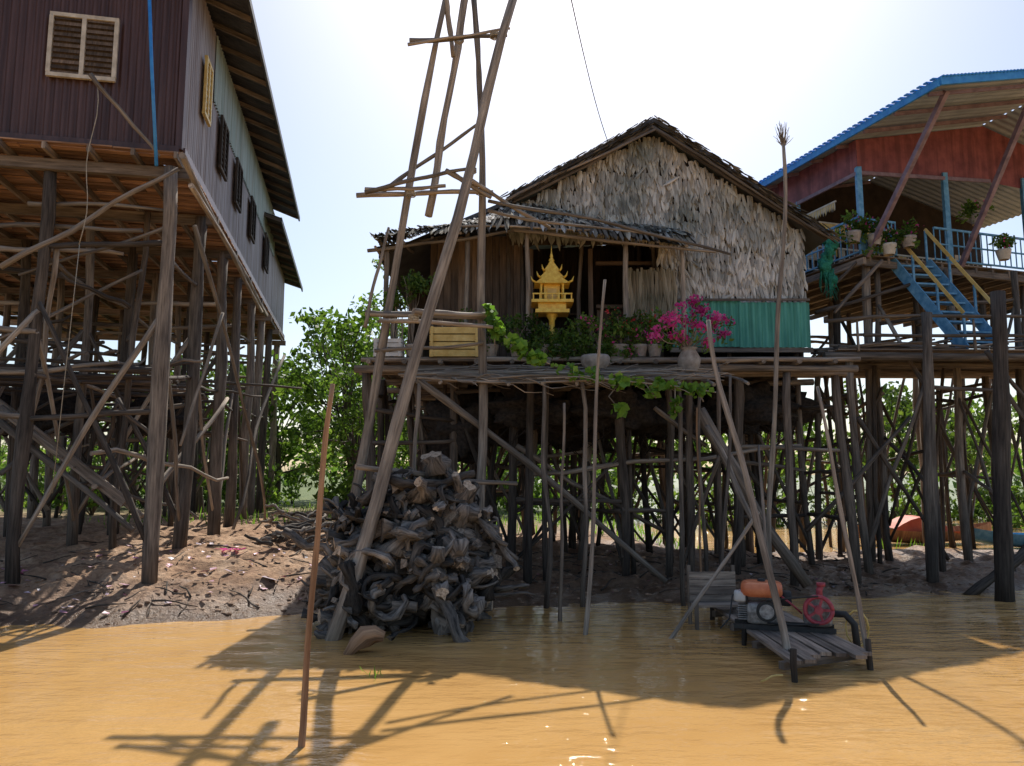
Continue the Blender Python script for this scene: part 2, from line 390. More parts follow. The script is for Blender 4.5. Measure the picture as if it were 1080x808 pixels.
while d<19:
    w=R.uniform(.13,.2)
    u=-.1-R.uniform(0,1)
    while u<9.2:
        l=R.uniform(1.5,3.5); z=Z0-.12+R.uniform(-.015,.015); mb.beam(L(max(u,-.1),d+w/2,z),L(min(u+l-.02,9.3),d+w/2+R.uniform(-.02,.02),z+R.uniform(-.01,.01)),w*.88,.025,0); u+=l
    d+=w+.015
mb.obj('floor_planks',['redplank'],LH)
mb=MB()
for i in range(14): mb.beam(L(.0+i*.7,-.3,Z0-.2),L(i*.7+R.uniform(-.1,.1),19,Z0-.2),.06,.12,0)
for j in range(8): mb.beam(L(-.2,.2+j*2.6,Z0-.36),L(9.2,.2+j*2.6,Z0-.36),.12,.19,0)
mb.pole(L(-.25,-.9,Z0-.45),L(-.15,12,Z0-.5),.06,.06,m=1,bend=.004); mb.pole(L(-.35,-.6,Z0-.85),L(-.25,10,Z0-.8),.05,.05,m=1,bend=.006)
mb.obj('floor_beams',['plank','pole'],LH)
mb=MB(); posts=[]
for j in range(8):
    for i,u in enumerate((0.15,2.3,4.6,7.0)):
        d=.2+j*2.6+R.uniform(-.15,.15); uj=u+R.uniform(-.12,.12) if i else u
        t=L(uj,d,Z0-.3); bx=L(uj+R.uniform(-.15,.15),d+R.uniform(-.1,.1),0)
        r=.14 if i==0 else R.uniform(.09,.13)
        bb=G(bx.x,bx.y,-.3); mb.pole(bb,t,r,r*.85,bend=.009,m=0 if (i==0 and j<3) or R.random()<.6 else 1,n=9); posts.append((j,i,bb,t))
for k in range(12):
    u=R.uniform(.6,8);d=R.uniform(.5,16); q=L(u,d,0); mb.pole(G(q.x,q.y,-.2),L(u+R.uniform(-.3,.3),d,R.choice([3.4,5,Z0-.3])),.07,.055,bend=.015,m=1)
mb.obj('stilts',['post','postdark'],LH)
mb=MB()
pd={(j,i):(a,b) for j,i,a,b in posts}
def at(ab,w): return ab[0]+(ab[1]-ab[0])*w
for j in range(8):
    for i in range(3):
        A=pd[(j,i)];B=pd[(j,i+1)]
        for w in (.42,.6,.8):
            if R.random()<.7: mb.pole(at(A,w+R.uniform(-.03,.03)),at(B,w+R.uniform(-.03,.03)),.055,.045,m=R.randint(0,1))
        for k in (0,1):
            if R.random()<.6: mb.pole(at(A,.1+.55*k),at(B,.12+.55*(1-k)),.055,.04,m=R.randint(0,1))
    if j<7:
        for i in range(4):
            A=pd[(j,i)];B=pd[(j+1,i)]
            for w in (.5,.78):
                if R.random()<.7: mb.pole(at(A,w),at(B,w+R.uniform(-.03,.03)),.045,.04,m=R.randint(0,1))
            if R.random()<.75:
                k=R.choice([0,1]); mb.pole(at(A,.1+.5*k),at(B,.1+.5*(1-k)),.045,.035,m=R.randint(0,1))
for a,bb,r in (((0,282,11.8),(188,178,12.6),.05),((0,358,13),(150,285,14.5),.04),((175,240,13.2),(20,290,13.6),.035),((95,78,11.9),(168,165,12.5),.04),
               ((205,238,14.8),(280,560,21),.045),((60,262,13),(30,470,14),.05),((235,330,16),(190,470,15),.04),((300,375,24),(245,560,19),.05),
               ((0,430,14),(150,545,14.5),.08),((0,445,14.2),(140,560,14.2),.07),((20,470,15),(110,430,16),.05),((160,520,15),(240,420,18),.06),((0,500,14),(50,455,15),.05),
               ((0,392,13.4),(125,382,13.8),.05),((0,238,13),(150,243,13.2),.05),((0,262,13),(130,268,13.6),.05),((30,215,13),(175,222,13.2),.04)):
    mb.pole(P(*a),P(*bb),r,r*.75,bend=.02,m=0)
for k in range(26):
    a=L(R.uniform(.5,7.5),R.uniform(.5,9),R.uniform(1.5,5.5)); bb=a+U*R.uniform(-2.5,2.5)+D*R.uniform(-1,3)+Z*R.uniform(-1,1)
    if bb.z<1: bb.z=1
    mb.pole(a,bb,.045,.03,bend=.06,m=R.randint(0,1))
mb.obj('braces',['pole','postdark'],LH)
mb=MB()
for k in range(26):
    mb.pole(L(.4+R.uniform(0,.3),1+k*.3,4.1+R.uniform(-.03,.08)),L(8,1+k*.3+R.uniform(-.2,.2),4.1+R.uniform(-.03,.1)),.04,.03,m=0)
for k in range(36):
    a=L(R.uniform(.6,7),R.uniform(1,9),4.25+R.uniform(0,.3)); th=R.uniform(0,3.14); mb.pole(a,a+Vector((math.cos(th),math.sin(th),R.uniform(-.08,.25)))*R.uniform(.8,2.6),.04,.025,bend=.06,m=R.randint(0,1))
mb.obj('storage_platform',['postdark','post'],LH)
mb=MB()
for k in range(3): blob(mb,L(1.6+k*1.9,R.uniform(5,8),3.6),.8,.6,.45,0,.6,3,20,14)
mb.obj('stored_nets',['net'],LH)
mb=MB()
for k in range(2):
    a=P(-30,405+k*0,14.2+k*1.1); bb=P(132,530,14.2+k*1.1); bb.z=max(bb.z,gz(bb.x,bb.y)+.05)
    mb.beam(a,bb,.05,.2,0)
a0=P(-30,405,14.2);b0=P(132,530,14.2); a1=P(-30,405,15.3);b1=P(132,530,15.3)
for k in range(12):
    w=k/12+.04; mb.beam(a0+(b0-a0)*w,a1+(b1-a1)*w,.2,.03,0)
mb.obj('stairs',['plank'],LH)
mb=MB()
mb.tube([P(157,-20,12.2),P(160,70,12.2),P(165,175,12.4)],[.03]*3,8,0); mb.obj('water_pipe',['blue'],LH)
mb=MB()
pts=[P(103,88,12)]+[P(103-18*(k/10)+3*math.sin(k),88+170*(k/10),12) for k in range(1,11)]
mb.tube(pts,[.008]*11,5,0)
pts=[P(84,258,12)+Z*0, P(76,330,12.1),P(66,420,12.3),P(55,520,12.6)]
mb.tube(pts,[.007]*4,5,0); mb.obj('hanging_rope',['rope'],LH)

# ================= TOWER
mb=MB()
def tp(a,b,r,r1=None,bend=.009,m=0,seg=10): mb.pole(a,b,r,r1,bend=bend,m=m,seg=seg,n=8)
A0=P(343,678,10.45); A0.z=-.3; tp(A0,P(547,-20,12.0),.112,.068)
B0=P(505,560,13.2); B0.z=gz(B0.x,B0.y)-.1; tp(B0,P(507,120,12.8),.085,.06)
C0=P(352,585,13.2); C0.z=gz(C0.x,C0.y)-.1; tp(C0,P(474,-20,12.4),.085,.055)
tp(P(494,-20,12.9),P(452,228,12.7),.07,.06); tp(P(500,0,12.9),P(507,130,12.8),.05,.05)
tp(P(470,-5,12.4),P(478,60,12.5),.05,.04)
for a,bb,r in (((432,43,12.3),(535,37,12.2),.045),((430,47,12.2),(538,30,12.2),.03),((376,206,12.6),(520,203,12.7),.05),((385,200,12.4),(470,196,12.4),.04),((470,180,12.2),(518,208,12.6),.05),((400,205,12.7),(508,128,12.9),.04),((385,203,12.4),(495,178,12.2),.04),
    ((497,190,12.3),(580,240,13.6),.04),((515,212,12.7),(770,268,14.4),.035),((515,222,12.8),(700,250,14.6),.03),
    ((385,330,12.6),(513,335,12.9),.055),((400,338,12.5),(520,345,12.6),.04),((436,328,11.8),(520,332,12.9),.05),((395,370,12.8),(510,362,12.9),.035),
    ((375,492,10.9),(545,510,12.2),.045),((440,400,13.0),(702,613,14.2),.065),((385,345,12.4),(410,240,12.6),.03)):
    tp(P(*a),P(*bb),r,r*.75,.014)
for (u,v,Y) in ((497,180,12.2),(507,203,12.8),(484,42,12.3),(522,38,12.2),(433,205,12.5),(436,335,12.0)):
    p=P(u,v,Y)
    for k in range(3): mb.tube([p+Vector((.085*math.cos(q*.9),.085*math.sin(q*.9),-.03+.022*k+.003*q)) for q in range(8)],[.01]*8,5,1)
TW=empty('wooden_tower'); mb.obj('tower_poles',['pole','rope'],TW)

# ================= FIREWOOD PILE
mb=MB(); cx,cy=-1.5,11.55
def gnarl(c,d,ln,r,wig,flat=1.0,m=0):
    n=max(7,int(ln/.08)); st=ln/(n-1)
    d=Vector(d).normalized(); p=Vector(c)-d*ln*.5; pts=[];rs=[]
    ax=Vector((R.gauss(0,1),R.gauss(0,1),R.gauss(0,1))).normalized(); cur=R.gauss(0,1.4)*wig
    for i in range(n):
        w=i/(n-1)
        pts.append(p.copy())
        rs.append(r*(1.25-.6*w)*R.uniform(.8,1.25)*(1+.22*math.sin(w*9+c[0]*7)))
        d=(d+ax.cross(d)*cur*st*2+Vector((R.gauss(0,1),R.gauss(0,1),R.gauss(0,1)))*.2*wig).normalized()
        p=p+d*st
        if p.z<.03: p.z=.03
        q=Vector(((p.x-cx)/1.5,(p.y-cy)/1.12,p.z/2.35))
        if q.length>1.08: d=(d-q.normalized()*.5).normalized()
    rs[-1]*=.85
    mb.tube(pts,rs,10,m,1 if R.random()<.75 else None,.13,flat,.65)
    return pts,d
for k in range(310):
    while True:
        x=R.uniform(-1,1);y=R.uniform(-1,1);z=R.uniform(0,1)
        if x*x+y*y*.9+ (z**2.2)*.85<1.0 and (x*x+y*y+z*z>.33) and y<.55: break
    c=Vector((cx+x*1.22,cy+y*.9,z*1.98+.1))
    th=R.gauss(0,.7) if R.random()<.6 else R.uniform(-1.5,1.5)
    d=Vector((math.cos(th),math.sin(th)*.9-.15,R.gauss(0,.5)))
    q=R.random()
    if q<.3: d=Vector((R.gauss(0,.4),-1,R.gauss(.1,.3)))
    elif q<.42: d=Vector((R.gauss(0,.4),R.gauss(0,.3),1))
    big=R.random()
    r=R.uniform(.03,.06) if big<.35 else (R.uniform(.06,.11) if big<.78 else R.uniform(.11,.18))
    ln=R.uniform(.6,1.6) if r<.065 else R.uniform(.45,1.0)
    pts,_=gnarl(c,d,ln,r,R.uniform(.6,1.8)*(1 if r<.1 else .7),R.uniform(.55,1))
    for rep in range(R.choice([0,0,1,1,2])):
        pm=pts[R.randrange(2,len(pts)-1)]; gnarl(pm,Vector((R.gauss(0,1),R.gauss(-.3,1),R.gauss(0,1))),R.uniform(.2,.6),r*.55,1.5)
blob(mb,(cx,cy+.1,.85),.95,.62,.85,0,.35,2.5)
for k in range(9):
    a0=R.uniform(.3,2.2); rr=R.uniform(.16,.36); c=Vector((cx+R.uniform(-.6,.7),cy-.92+R.uniform(-.1,.15),.4+R.uniform(0,1.3)))
    pts=[c+Vector((math.cos(a0+t*.45)*rr*(1+.1*math.sin(t*2)),-.1*math.sin(t),math.sin(a0+t*.45)*rr*.85)) for t in range(12)]
    mb.tube(pts,[.065*(1-.03*t)*R.uniform(.8,1.2) for t in range(12)],9,0,1,.12,.8,.4)
for k in range(16): # protruding thin roots breaking the outline
    a=R.uniform(.1,3.0); s0=Vector((cx+math.cos(a)*1.0,cy-.2,.3+math.sin(a)*1.55)); mb.pole(s0,s0+Vector((math.cos(a)*.5+R.gauss(0,.2),R.gauss(0,.2),math.sin(a)*.35+R.gauss(0,.1))),.035,.015,bend=.12,m=0,cap=1,n=7)
for a,bb,r in (((470,498,11.2),(535,575,11.2),.045),((480,500,11),(545,590,11.5),.05),((350,660,11),(440,640,10.7),.09),((455,600,10.7),(495,682,10.4),.09),((300,560,12.2),(360,600,11.7),.07),((520,560,11.5),(545,600,11.2),.05),((400,520,11),(360,600,10.9),.07),((410,505,10.9),(500,500,11.3),.07)):
    mb.pole(P(*a),P(*bb),r,r*.8,bend=.1,m=0,cap=1,n=9,wob=.16)
mb.obj('firewood_pile',['log','logend'])
mb=MB()
for k in range(56):
    p=PG(R.uniform(283,345),R.uniform(558,585)); a=p+Z*R.uniform(.03,.4); th=R.uniform(0,3.1)
    mb.pole(a,a+Vector((math.cos(th),math.sin(th)*.6,R.uniform(-.25,.3)))*R.uniform(.4,1),.045,.03,bend=.1,m=0,cap=1)
mb.obj('scrap_wood_pile',['log','logend'])
mb=MB(); a=PZ(365,688,.02); mb.tube([a+Vector((0,0,-.05)),a+Vector((.1,.05,.08)),a+Vector((.22,.08,.17)),a+Vector((.34,.1,.2)),a+Vector((.45,.1,.17))],[.05,.09,.12,.11,.05],12,0,None,.1,1,.3); mb.obj('driftwood_stump',['polebrown'])

# ================= CENTRAL THATCHED HOUSE
TH_=empty('thatched_stilt_house')
YF=16.5
def zr(x):
    if x<0.05: return 8.25+.42*(x-.05)
    if x<3.16: return 9.97-.553*(3.16-x)
    return 9.97-.69*(x-3.16)
mb=MB()
dn=Vector((0,0,-1));nr=Vector((0,-1,0))
z=10.0
row=0
while z>5.95:
    x=-.1+R.uniform(0,.1)
    rj=R.uniform(-.03,.03)
    while x<6.5:
        zz=z+rj+.06*math.sin(x*1.3+row*.7)+R.uniform(-.03,.03)+ (0.08*noise.noise(Vector((x,row*.6,0))))
        lo=5.75 if x>3.3 else 7.35
        if zz<zr(x)-.03 and zz-.3>lo-.1:
            ll=R.uniform(.25,.40); an=R.gauss(0,.14)
            if R.random()<.04: ll*=1.5; an*=3
            dv=Vector((math.sin(an),-.12+R.uniform(-.16,.03),-math.cos(an))).normalized()
            sd=Vector((math.cos(an),R.gauss(0,.28),math.sin(an))).normalized()
            if R.random()<.97: mb.leaf(Vector((x,YF-.02-R.uniform(0,.05),zz)),dv,sd,nr,ll,R.uniform(.05,.1),0 if R.random()<.93 else 1)
        x+=R.uniform(.035,.06)
    z-=.13; row+=1
mb.obj('thatched_gable',['thatch','straw'],TH_)
mb=MB()
mb.poly([(-.05,YF+.03,7.3),(3.3,YF+.03,7.3),(3.3,YF+.03,5.8),(6.4,YF+.03,5.8),(6.4,YF+.03,zr(6.4)-.03),(3.16,YF+.03,9.9),(0,YF+.03,8.15)],0)
for i in range(50):
    y=YF+i*.16+.1; mb.beam((6.38,y,4.6),(6.38,y,zr(6.38)-.1),.15,.03,0,up=Vector((1,0,0)))
for i in range(60):
    x=-2.6+i*.15
    mb.beam((x,19.2,4.5),(x,19.2,8 if x>0 else 7),.147,.03,1,up=Vector((0,1,0)))
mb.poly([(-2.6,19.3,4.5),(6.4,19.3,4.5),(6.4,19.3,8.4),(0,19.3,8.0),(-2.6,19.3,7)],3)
for i in range(13):
    x=-1.75+i*.155; mb.beam((x,YF+.05,4.5),(x,YF+.05,7.5),.145,.03,2,up=Vector((0,1,0)))
for i in range(9):
    x=2.0+i*.16; mb.beam((x,YF+.4,4.5),(x,YF+.4,5.9),.145,.03,2,up=Vector((0,1,0)))
for i in range(50): mb.beam((-2.6+i*.18,24.5,4.5),(-2.6+i*.18,24.5,8 if i>14 else 7),.175,.03,1,up=Vector((0,1,0)))
mb.beam((.42,YF+.02,4.5),(.42,YF+.02,7.2),.1,.08,2,up=Vector((0,1,0)));mb.beam((1.75,YF+.02,4.5),(1.75,YF+.02,7.2),.1,.08,2,up=Vector((0,1,0)))
mb.beam((1.9,YF+.3,5.95),(3.4,YF+.3,5.95),.08,.08,2); mb.beam((1.9,YF+.3,6.95),(3.4,YF+.3,6.95),.08,.08,2)
mb.obj('plank_walls',['darkwood','darkwood','brownwall','dbrown'],TH_)
mb=MB()
for rr_,zt in enumerate((6.75,6.45,6.15)):
    x=2.45
    while x<3.6:
        mb.leaf(Vector((x,YF-.25-R.uniform(0,.06),zt+R.uniform(-.06,.06)-.1)),Vector((R.gauss(0,.08),-.06,-1)).normalized(),Vector((1,R.gauss(0,.3),0)).normalized(),nr,R.uniform(.5,.7),.07); x+=.03
mb.obj('straw_screen',['straw'],TH_)
mb=MB(); mb.corr((3.5,YF-.2,4.95),(1.52,0,0),(0,0,1.02),.14,.026,0,sub=6);mb.corr((4.95,YF-.23,4.93),(1.55,0,0),(0,0,1.0),.14,.026,0,sub=6); mb.beam((3.45,YF-.27,5.98),(6.5,YF-.27,5.98),.03,.05,1); mb.beam((3.45,YF-.17,4.88),(6.55,YF-.17,4.88),.1,.1,1); mb.obj('turquoise_panel',['turq','plank'],TH_)
mb=MB()
def rslab(x0,x1,y0,y1,z0,z1,th,m=0):
    mb.poly([(x0,y0,z0),(x1,y0,z1),(x1,y1,z1),(x0,y1,z0)],m); mb.poly([(x0,y0,z0-th),(x1,y0,z1-th),(x1,y1,z1-th),(x0,y1,z0-th)],m)
    mb.poly([(x0,y0,z0),(x1,y0,z1),(x1,y0,z1-th),(x0,y0,z0-th)],m); mb.poly([(x0,y0,z0),(x0,y1,z0),(x0,y1,z0-th),(x0,y0,z0-th)],m); mb.poly([(x1,y0,z1),(x1,y1,z1),(x1,y1,z1-th),(x1,y0,z1-th)],m)
yo=YF-.45
rslab(-.05,3.16,yo,25,zr(.06)+.06,10.08,.1); rslab(3.16,6.95,yo,25,10.08,zr(6.95)+.08,.1)
rslab(-2.9,0.0,yo,25,6.95,8.22,.09)
mb.obj('roof',['darkroof'],TH_)
mb=MB()
for (x0,x1) in ((-.1,3.16),(3.16,7.0)):
    n=int(abs(x1-x0)/.04)
    for lay in range(4):
        for i in range(n):
            x=x0+(x1-x0)*(i+R.random())/n; zz=zr(x)+.15-.06*lay
            sg=-1 if x<3.16 else 1; sl=Vector((sg,0,-.6)).normalized()
            dv=(sl+Vector((0,R.uniform(-.4,.1),R.uniform(-.35,.05)))).normalized()
            mb.leaf(Vector((x,yo-.02+R.uniform(-.03,.15),zz)),dv,Vector((0,1,0)),Vector((0,0,1)),R.uniform(.14,.34),R.uniform(.04,.08),0)
mb.pole((-.2,yo-.03,zr(0)-.12),(3.2,yo-.03,9.8),.035,m=1); mb.pole((3.1,yo-.03,9.85),(7.0,yo-.03,zr(6.95)-.1),.035,m=1)
mb.obj('rake_thatch',['thatchdark','post'],TH_)
mb=MB()
def eave(x): return (6.85+.17*(x+2.75)) if x<0 else 7.3-.09*x-.03*x*x*.3
def topz(x): return min(zr(x),8.25)-.1 if x<.05 else 8.1-.19*x
for k in range(9):
    w=1-k/9
    x=-2.85
    while x<3.75:
        zt=topz(x)*(1-w)+eave(x)*w+.16; y=(YF-.05)*(1-w)+15.15*w
        sl=Vector((R.gauss(0,.12),-(YF-15.1),eave(x)-topz(x))).normalized()
        q=R.random()
        mb.leaf(Vector((x,y+.25+R.uniform(-.08,.05),zt+.1+R.uniform(-.02,.05)+.04*math.sin(x*2.2))),(sl+Vector((0,0,-.25 if k==0 else 0))).normalized(),Vector((1,0,R.gauss(0,.2))).normalized(),Vector((0,-.5,.8)),R.uniform(.4,.62 if k else .85),R.uniform(.05,.1),0 if q<.2 else (1 if q<.75 else 2))
        x+=.045
for i in range(66):
    x=-2.85+i*.1; mb.poly([(x,15.25,eave(x)+.03),(x+.1,15.25,eave(x+.1)+.03),(x+.1,YF,topz(x+.1)+.03),(x,YF,topz(x)+.03)],1)
mb.obj('lean_to_thatch',['thatch','thatchdark','straw'],TH_)
mb=MB()
for i in range(12): x=-2.8+i*.58; mb.pole((x,15.1,eave(x)-.02),(x,YF+.1,topz(x)-.05),.03,.03)
mb.pole((-3,15.3,6.8),(.2,15.3,7.25),.04); mb.pole((0,15.3,7.25),(4.2,15.2,6.75),.04)
mb.pole((-1.2,15.1,7.25),(1.6,15.0,7.15),.03)
for x in (-2.6,-.95,.35,2.35,3.55): mb.pole((x,15.4,4.4),(x+R.uniform(-.05,.05),15.4,eave(x)+.05),.055,.05,m=0)
for x in (-2.6,.2,3.3,6.3):
    for y in (YF+.1,19.0,22): mb.pole((x,y,4.4),(x,y,zr(x)-.1),.07,.06,m=1)
for x in (-.1,1.5,3.16,4.8,6.4): mb.pole((x,YF+.1,4.5),(x,YF+.1,zr(x)-.08),.05,.05,m=1)
for i in range(5):
    y=yo+.1+i*2; mb.pole((3.16,y,9.9),(0,y,zr(0)-.08),.05,m=1);mb.pole((3.16,y,9.9),(6.9,y,zr(6.9)-.08),.05,m=1)
mb.pole((-2.7,15.0,5.25),(-.9,15.0,5.2),.03)
for k in range(9): mb.pole((-2.6+k*.2,15.0,4.5),(-2.6+k*.2,15.0,5.2),.02,.018)
mb.obj('porch_frame',['pole','postdark'],TH_)
mb=MB()
mb.beam((.6,18.9,5.6),(1.7,18.9,5.6),.3,.04,0); mb.beam((.6,18.9,6.2),(1.7,18.9,6.2),.3,.04,0)
for x in (.62,1.68): mb.beam((x,18.9,4.5),(x,18.9,6.6),.05,.3,0,up=Vector((0,1,0)))
for k in range(9): mb.lathe((.7+R.uniform(0,.9),18.85,5.62 if k%2 else 6.22),[(.05,0),(.07,.1),(.05,.2),(.03,.24)],10,1+k%2)
mb.obj('shelf_with_jars',['brownwall','cream','clay'],TH_)
mb=MB()
ypl=14.75
y=ypl
while y<24.4:
    w=R.uniform(.14,.2); x=-2.9+R.uniform(-.1,.1)
    while x<6.5:
        l=R.uniform(2,4); mb.beam((x,y+w/2,4.47),(min(x+l-.02,6.6),y+w/2,4.47),w*.9,.03,0); x+=l
    y+=w+.015
for i in range(14): mb.pole((-2.8+i*.7,14.6,4.38),(-2.8+i*.7,24.3,4.38),.05,.05,m=1,bend=.002)
for y in (14.8,15.3,17,18.7,20.4,22.1,23.8): mb.pole((-3.1,y,4.26),(6.8,y,4.26),.075,.07,m=1,bend=.004)
mb.pole((-2.95,14.68,4.42),(2.2,14.68,4.44),.05,.05,m=1,bend=.004);mb.pole((1.9,14.66,4.4),(6.8,14.66,4.43),.05,.05,m=1,bend=.004)
mb.obj('platform',['plank','post'],TH_)
mb=MB(); cp={}
gx=[-2.6,-1.1,.35,1.85,3.3,4.8,6.3]; gy=[15.3,17,18.7,20.4,22.1,23.8]
for i,x in enumerate(gx):
    for j,y in enumerate(gy):
        xx=x+R.uniform(-.35,.35);yy=y+R.uniform(-.2,.2); b0=G(xx+R.uniform(-.25,.25),yy,-.3);t0=Vector((xx,yy,4.3)); r=R.uniform(.07,.115)
        mb.pole(b0,t0,r,r*.85,bend=.012,m=1 if R.random()<.7 else 0); cp[(i,j)]=(b0,t0)
for k in range(16):
    x=R.uniform(-2.7,6.4);y=R.uniform(15.2,24); mb.pole(G(x,y,-.2),(x+R.uniform(-.5,.5),y,4.3),R.uniform(.04,.075),.05,bend=.02,m=1)
for x,y,r in ((.3,14.6,.09),(.65,14.7,.06),(3.35,14.5,.08),(3.9,14.4,.05),(5.4,14.9,.09)): mb.pole(G(x,y,-.3),(x+.05,y,4.3),r,r*.8,m=1)
mb.obj('stilts',['post','postdark'],TH_)
mb=MB()
def brace(cp,ni,nj,rad=.05,pr=.7):
    for i in range(ni):
        for j in range(nj):
            for (i2,j2) in ((i+1,j),(i,j+1)):
                if (i2,j2) not in cp: continue
                A=cp[(i,j)];B=cp[(i2,j2)]
                for w in (.35,.6,.85):
                    if R.random()<pr*.6: w+=R.uniform(-.05,.05); mb.pole(at(A,w),at(B,w+R.uniform(-.05,.05)),rad,rad*.8,m=R.randint(0,2))
                if R.random()<pr:
                    k=R.choice([0,1]); mb.pole(at(A,.15+.75*k),at(B,.15+.75*(1-k)),rad,rad*.7,m=R.randint(0,2))
                if R.random()<.45:
                    k=R.choice([0,1]); mb.pole(at(A,.1+.5*k),at(B,.1+.5*(1-k)),rad*.8,rad*.6,m=2)
brace(cp,7,6)
for a,bb,r in (((738,432,14.4),(852,618,14.0),.12),((745,450,14.2),(800,560,13.4),.06),((760,480,14),(720,600,14.5),.04),((690,430,14.5),(745,470,14.5),.05),((560,500,15),(845,470,15.5),.05),((545,470,15),(700,560,16),.05)):
    mb.pole(P(*a),P(*bb),r,r*.8,m=0,bend=.02)
mb.obj('braces',['post','postdark','postdark'],TH_)
mb=MB()
for (u,v,Y,rx,rz) in ((485,450,16.0,.75,.65),(560,430,15.4,.8,.4),(640,432,15.6,.8,.45),(700,440,16.2,.7,.45),(600,445,17.2,1.2,.55),(780,430,16.6,.9,.45),(525,440,17.5,1.1,.6),(690,435,18,1.3,.6),(815,430,17.5,.8,.5),(600,430,19.5,1.5,.6),(760,430,19.5,1.5,.6)):
    p=P(u,v,Y); blob(mb,p,rx,.6,rz,0,.6,2.5,30,20)
    for k in range(9): mb.pole(p+Vector((R.uniform(-.6,.6)*rx,R.uniform(-.4,0),-.2)),p+Vector((R.uniform(-1,1)*rx,-.3,-rz-R.uniform(0,.5))),.015,.008,m=0,bend=.08,n=4,seg=4)
mb.obj('hanging_net_bundles',['net'],TH_)
mb=MB()
for k in range(56):
    y=12.9+k*.036+R.uniform(-.03,.03); x0=R.uniform(-2.2,-.2);x1=R.uniform(2.6,3.5)+(y-12.9)*.45; zz=3.8+(y-12.9)*.2
    mb.pole((x0,y,zz+R.uniform(-.03,.08)),(x1,y+R.uniform(-.3,.3),zz+R.uniform(-.08,.1)),R.uniform(.016,.032),.012,bend=.014,m=0 if R.random()<.65 else 1)
for i in range(11):
    x=-1.8+i*.58; mb.pole((x,12.75,3.72+R.uniform(-.02,.02)),(x+.1,15,4.2),.03,m=0)
for k in range(70):
    x=R.uniform(-1.5,2.8);y=R.uniform(12.7,14.4); zz=3.84+(y-12.9)*.2; mb.pole((x,y,zz),(x+R.uniform(.4,1.6),y+R.uniform(-.7,.5),zz+R.uniform(-.3,.18)),.014,.006,bend=.08,m=0,n=5)
for x,y in ((-1.6,13),(.55,12.9),(2.9,13.1),(3.5,14),(1.2,13)): mb.pole(G(x,y,-.3),(x,y,3.85),.045,.035,m=1,bend=.02)
mb.obj('stick_terrace',['pole','post'],TH_)

# spirit house
mb=MB(); sp=P(582,330,15.15); sx,sy=sp.x,sp.y
def bx(x0,x1,y0,y1,z0,z1,m=0): mb.beam((sx+(x0+x1)/2,sy+(y0+y1)/2,z0),(sx+(x0+x1)/2,sy+(y0+y1)/2,z1),abs(x1-x0),abs(y1-y0),m,up=Vector((0,1,0)))
base=P(582,332,15.15).z
mb.lathe((sx,sy,4.48),[(.14,0),(.14,.1),(.06,.15),(.06,base-4.6),(.12,base-4.5),(.12,base-4.45)],10,0)
z=base
bx(-.34,.34,-.25,.25,z,z+.07); bx(-.28,.28,-.2,.2,z+.07,z+.2); bx(-.42,.42,-.3,.3,z+.2,z+.26)
for x in (-.38,-.25,-.13,0,.13,.25,.38): bx(x-.012,x+.012,-.29,-.265,z+.26,z+.36)
bx(-.4,.4,-.295,-.26,z+.36,z+.385)
for x in (-.22,.22):
    for y in (-.16,.16): mb.lathe((sx+x,sy+y,z+.26),[(.03,0),(.022,.05),(.022,.3),(.035,.34)],8,0)
bx(-.16,.16,-.1,.14,z+.26,z+.6); bx(-.09,.09,-.115,-.1,z+.28,z+.52,1)
def groof(w,dp,zb_,h):
    a=[Vector((sx-w,sy-dp,zb_)),Vector((sx+w,sy-dp,zb_)),Vector((sx+w,sy+dp,zb_)),Vector((sx-w,sy+dp,zb_)),Vector((sx,sy-dp*.8,zb_+h)),Vector((sx,sy+dp*.8,zb_+h))]
    mb.poly([a[0],a[1],a[4]]);mb.poly([a[3],a[2],a[5]]);mb.poly([a[0],a[4],a[5],a[3]]);mb.poly([a[1],a[2],a[5],a[4]]);mb.poly([a[0],a[1],a[2],a[3]])
    for s_ in (-1,1):
        mb.tube([Vector((sx+s_*w*.9,sy-dp,zb_)),Vector((sx+s_*w*1.1,sy-dp-.02,zb_+.04)),Vector((sx+s_*w*1.2,sy-dp-.02,zb_+.13))],[.025,.02,.005],6)
groof(.36,.26,z+.6,.26); groof(.26,.2,z+.72,.28); groof(.17,.14,z+.88,.24)
mb.lathe((sx,sy,z+1.05),[(.07,0),(.05,.06),(.06,.09),(.025,.14),(.035,.17),(.012,.25),(.003,.4)],10)
mb.obj('golden_spirit_house',['gold','yellow'])
mb=MB()
def crate(p,w,d_,h,m):
    x,y,z=p; n=4
    for k in range(n):
        zz=z+h*(k+.5)/n
        mb.beam((x-w/2,y-d_/2,zz),(x+w/2,y-d_/2,zz),.02,h/n*.85,m); mb.beam((x-w/2,y+d_/2,zz),(x+w/2,y+d_/2,zz),.02,h/n*.85,m)
        mb.beam((x-w/2,y-d_/2+.012,zz),(x-w/2,y+d_/2-.012,zz),.02,h/n*.85,m); mb.beam((x+w/2,y-d_/2+.012,zz),(x+w/2,y+d_/2-.012,zz),.02,h/n*.85,m)
    for sx_ in (-1,1): mb.beam((x+sx_*(w/2-.04),y-d_/2-.022,z),(x+sx_*(w/2-.04),y-d_/2-.022,z+h),.05,.02,m,up=Vector((0,1,0)))
    mb.poly([(x-w/2,y-d_/2,z+h*.85),(x+w/2,y-d_/2,z+h*.85),(x+w/2,y+d_/2,z+h*.85),(x-w/2,y+d_/2,z+h*.85)],1)
q=P(479,386,14.6); crate((q.x,14.75,4.46),.95,.35,.6,0); mb.obj('yellow_crate',['yellow','mud'])
mb=MB(); q=P(410,380,14.8); crate((q.x,14.8,4.48),.55,.3,.36,0); mb.obj('planter_box',['white','mud'])
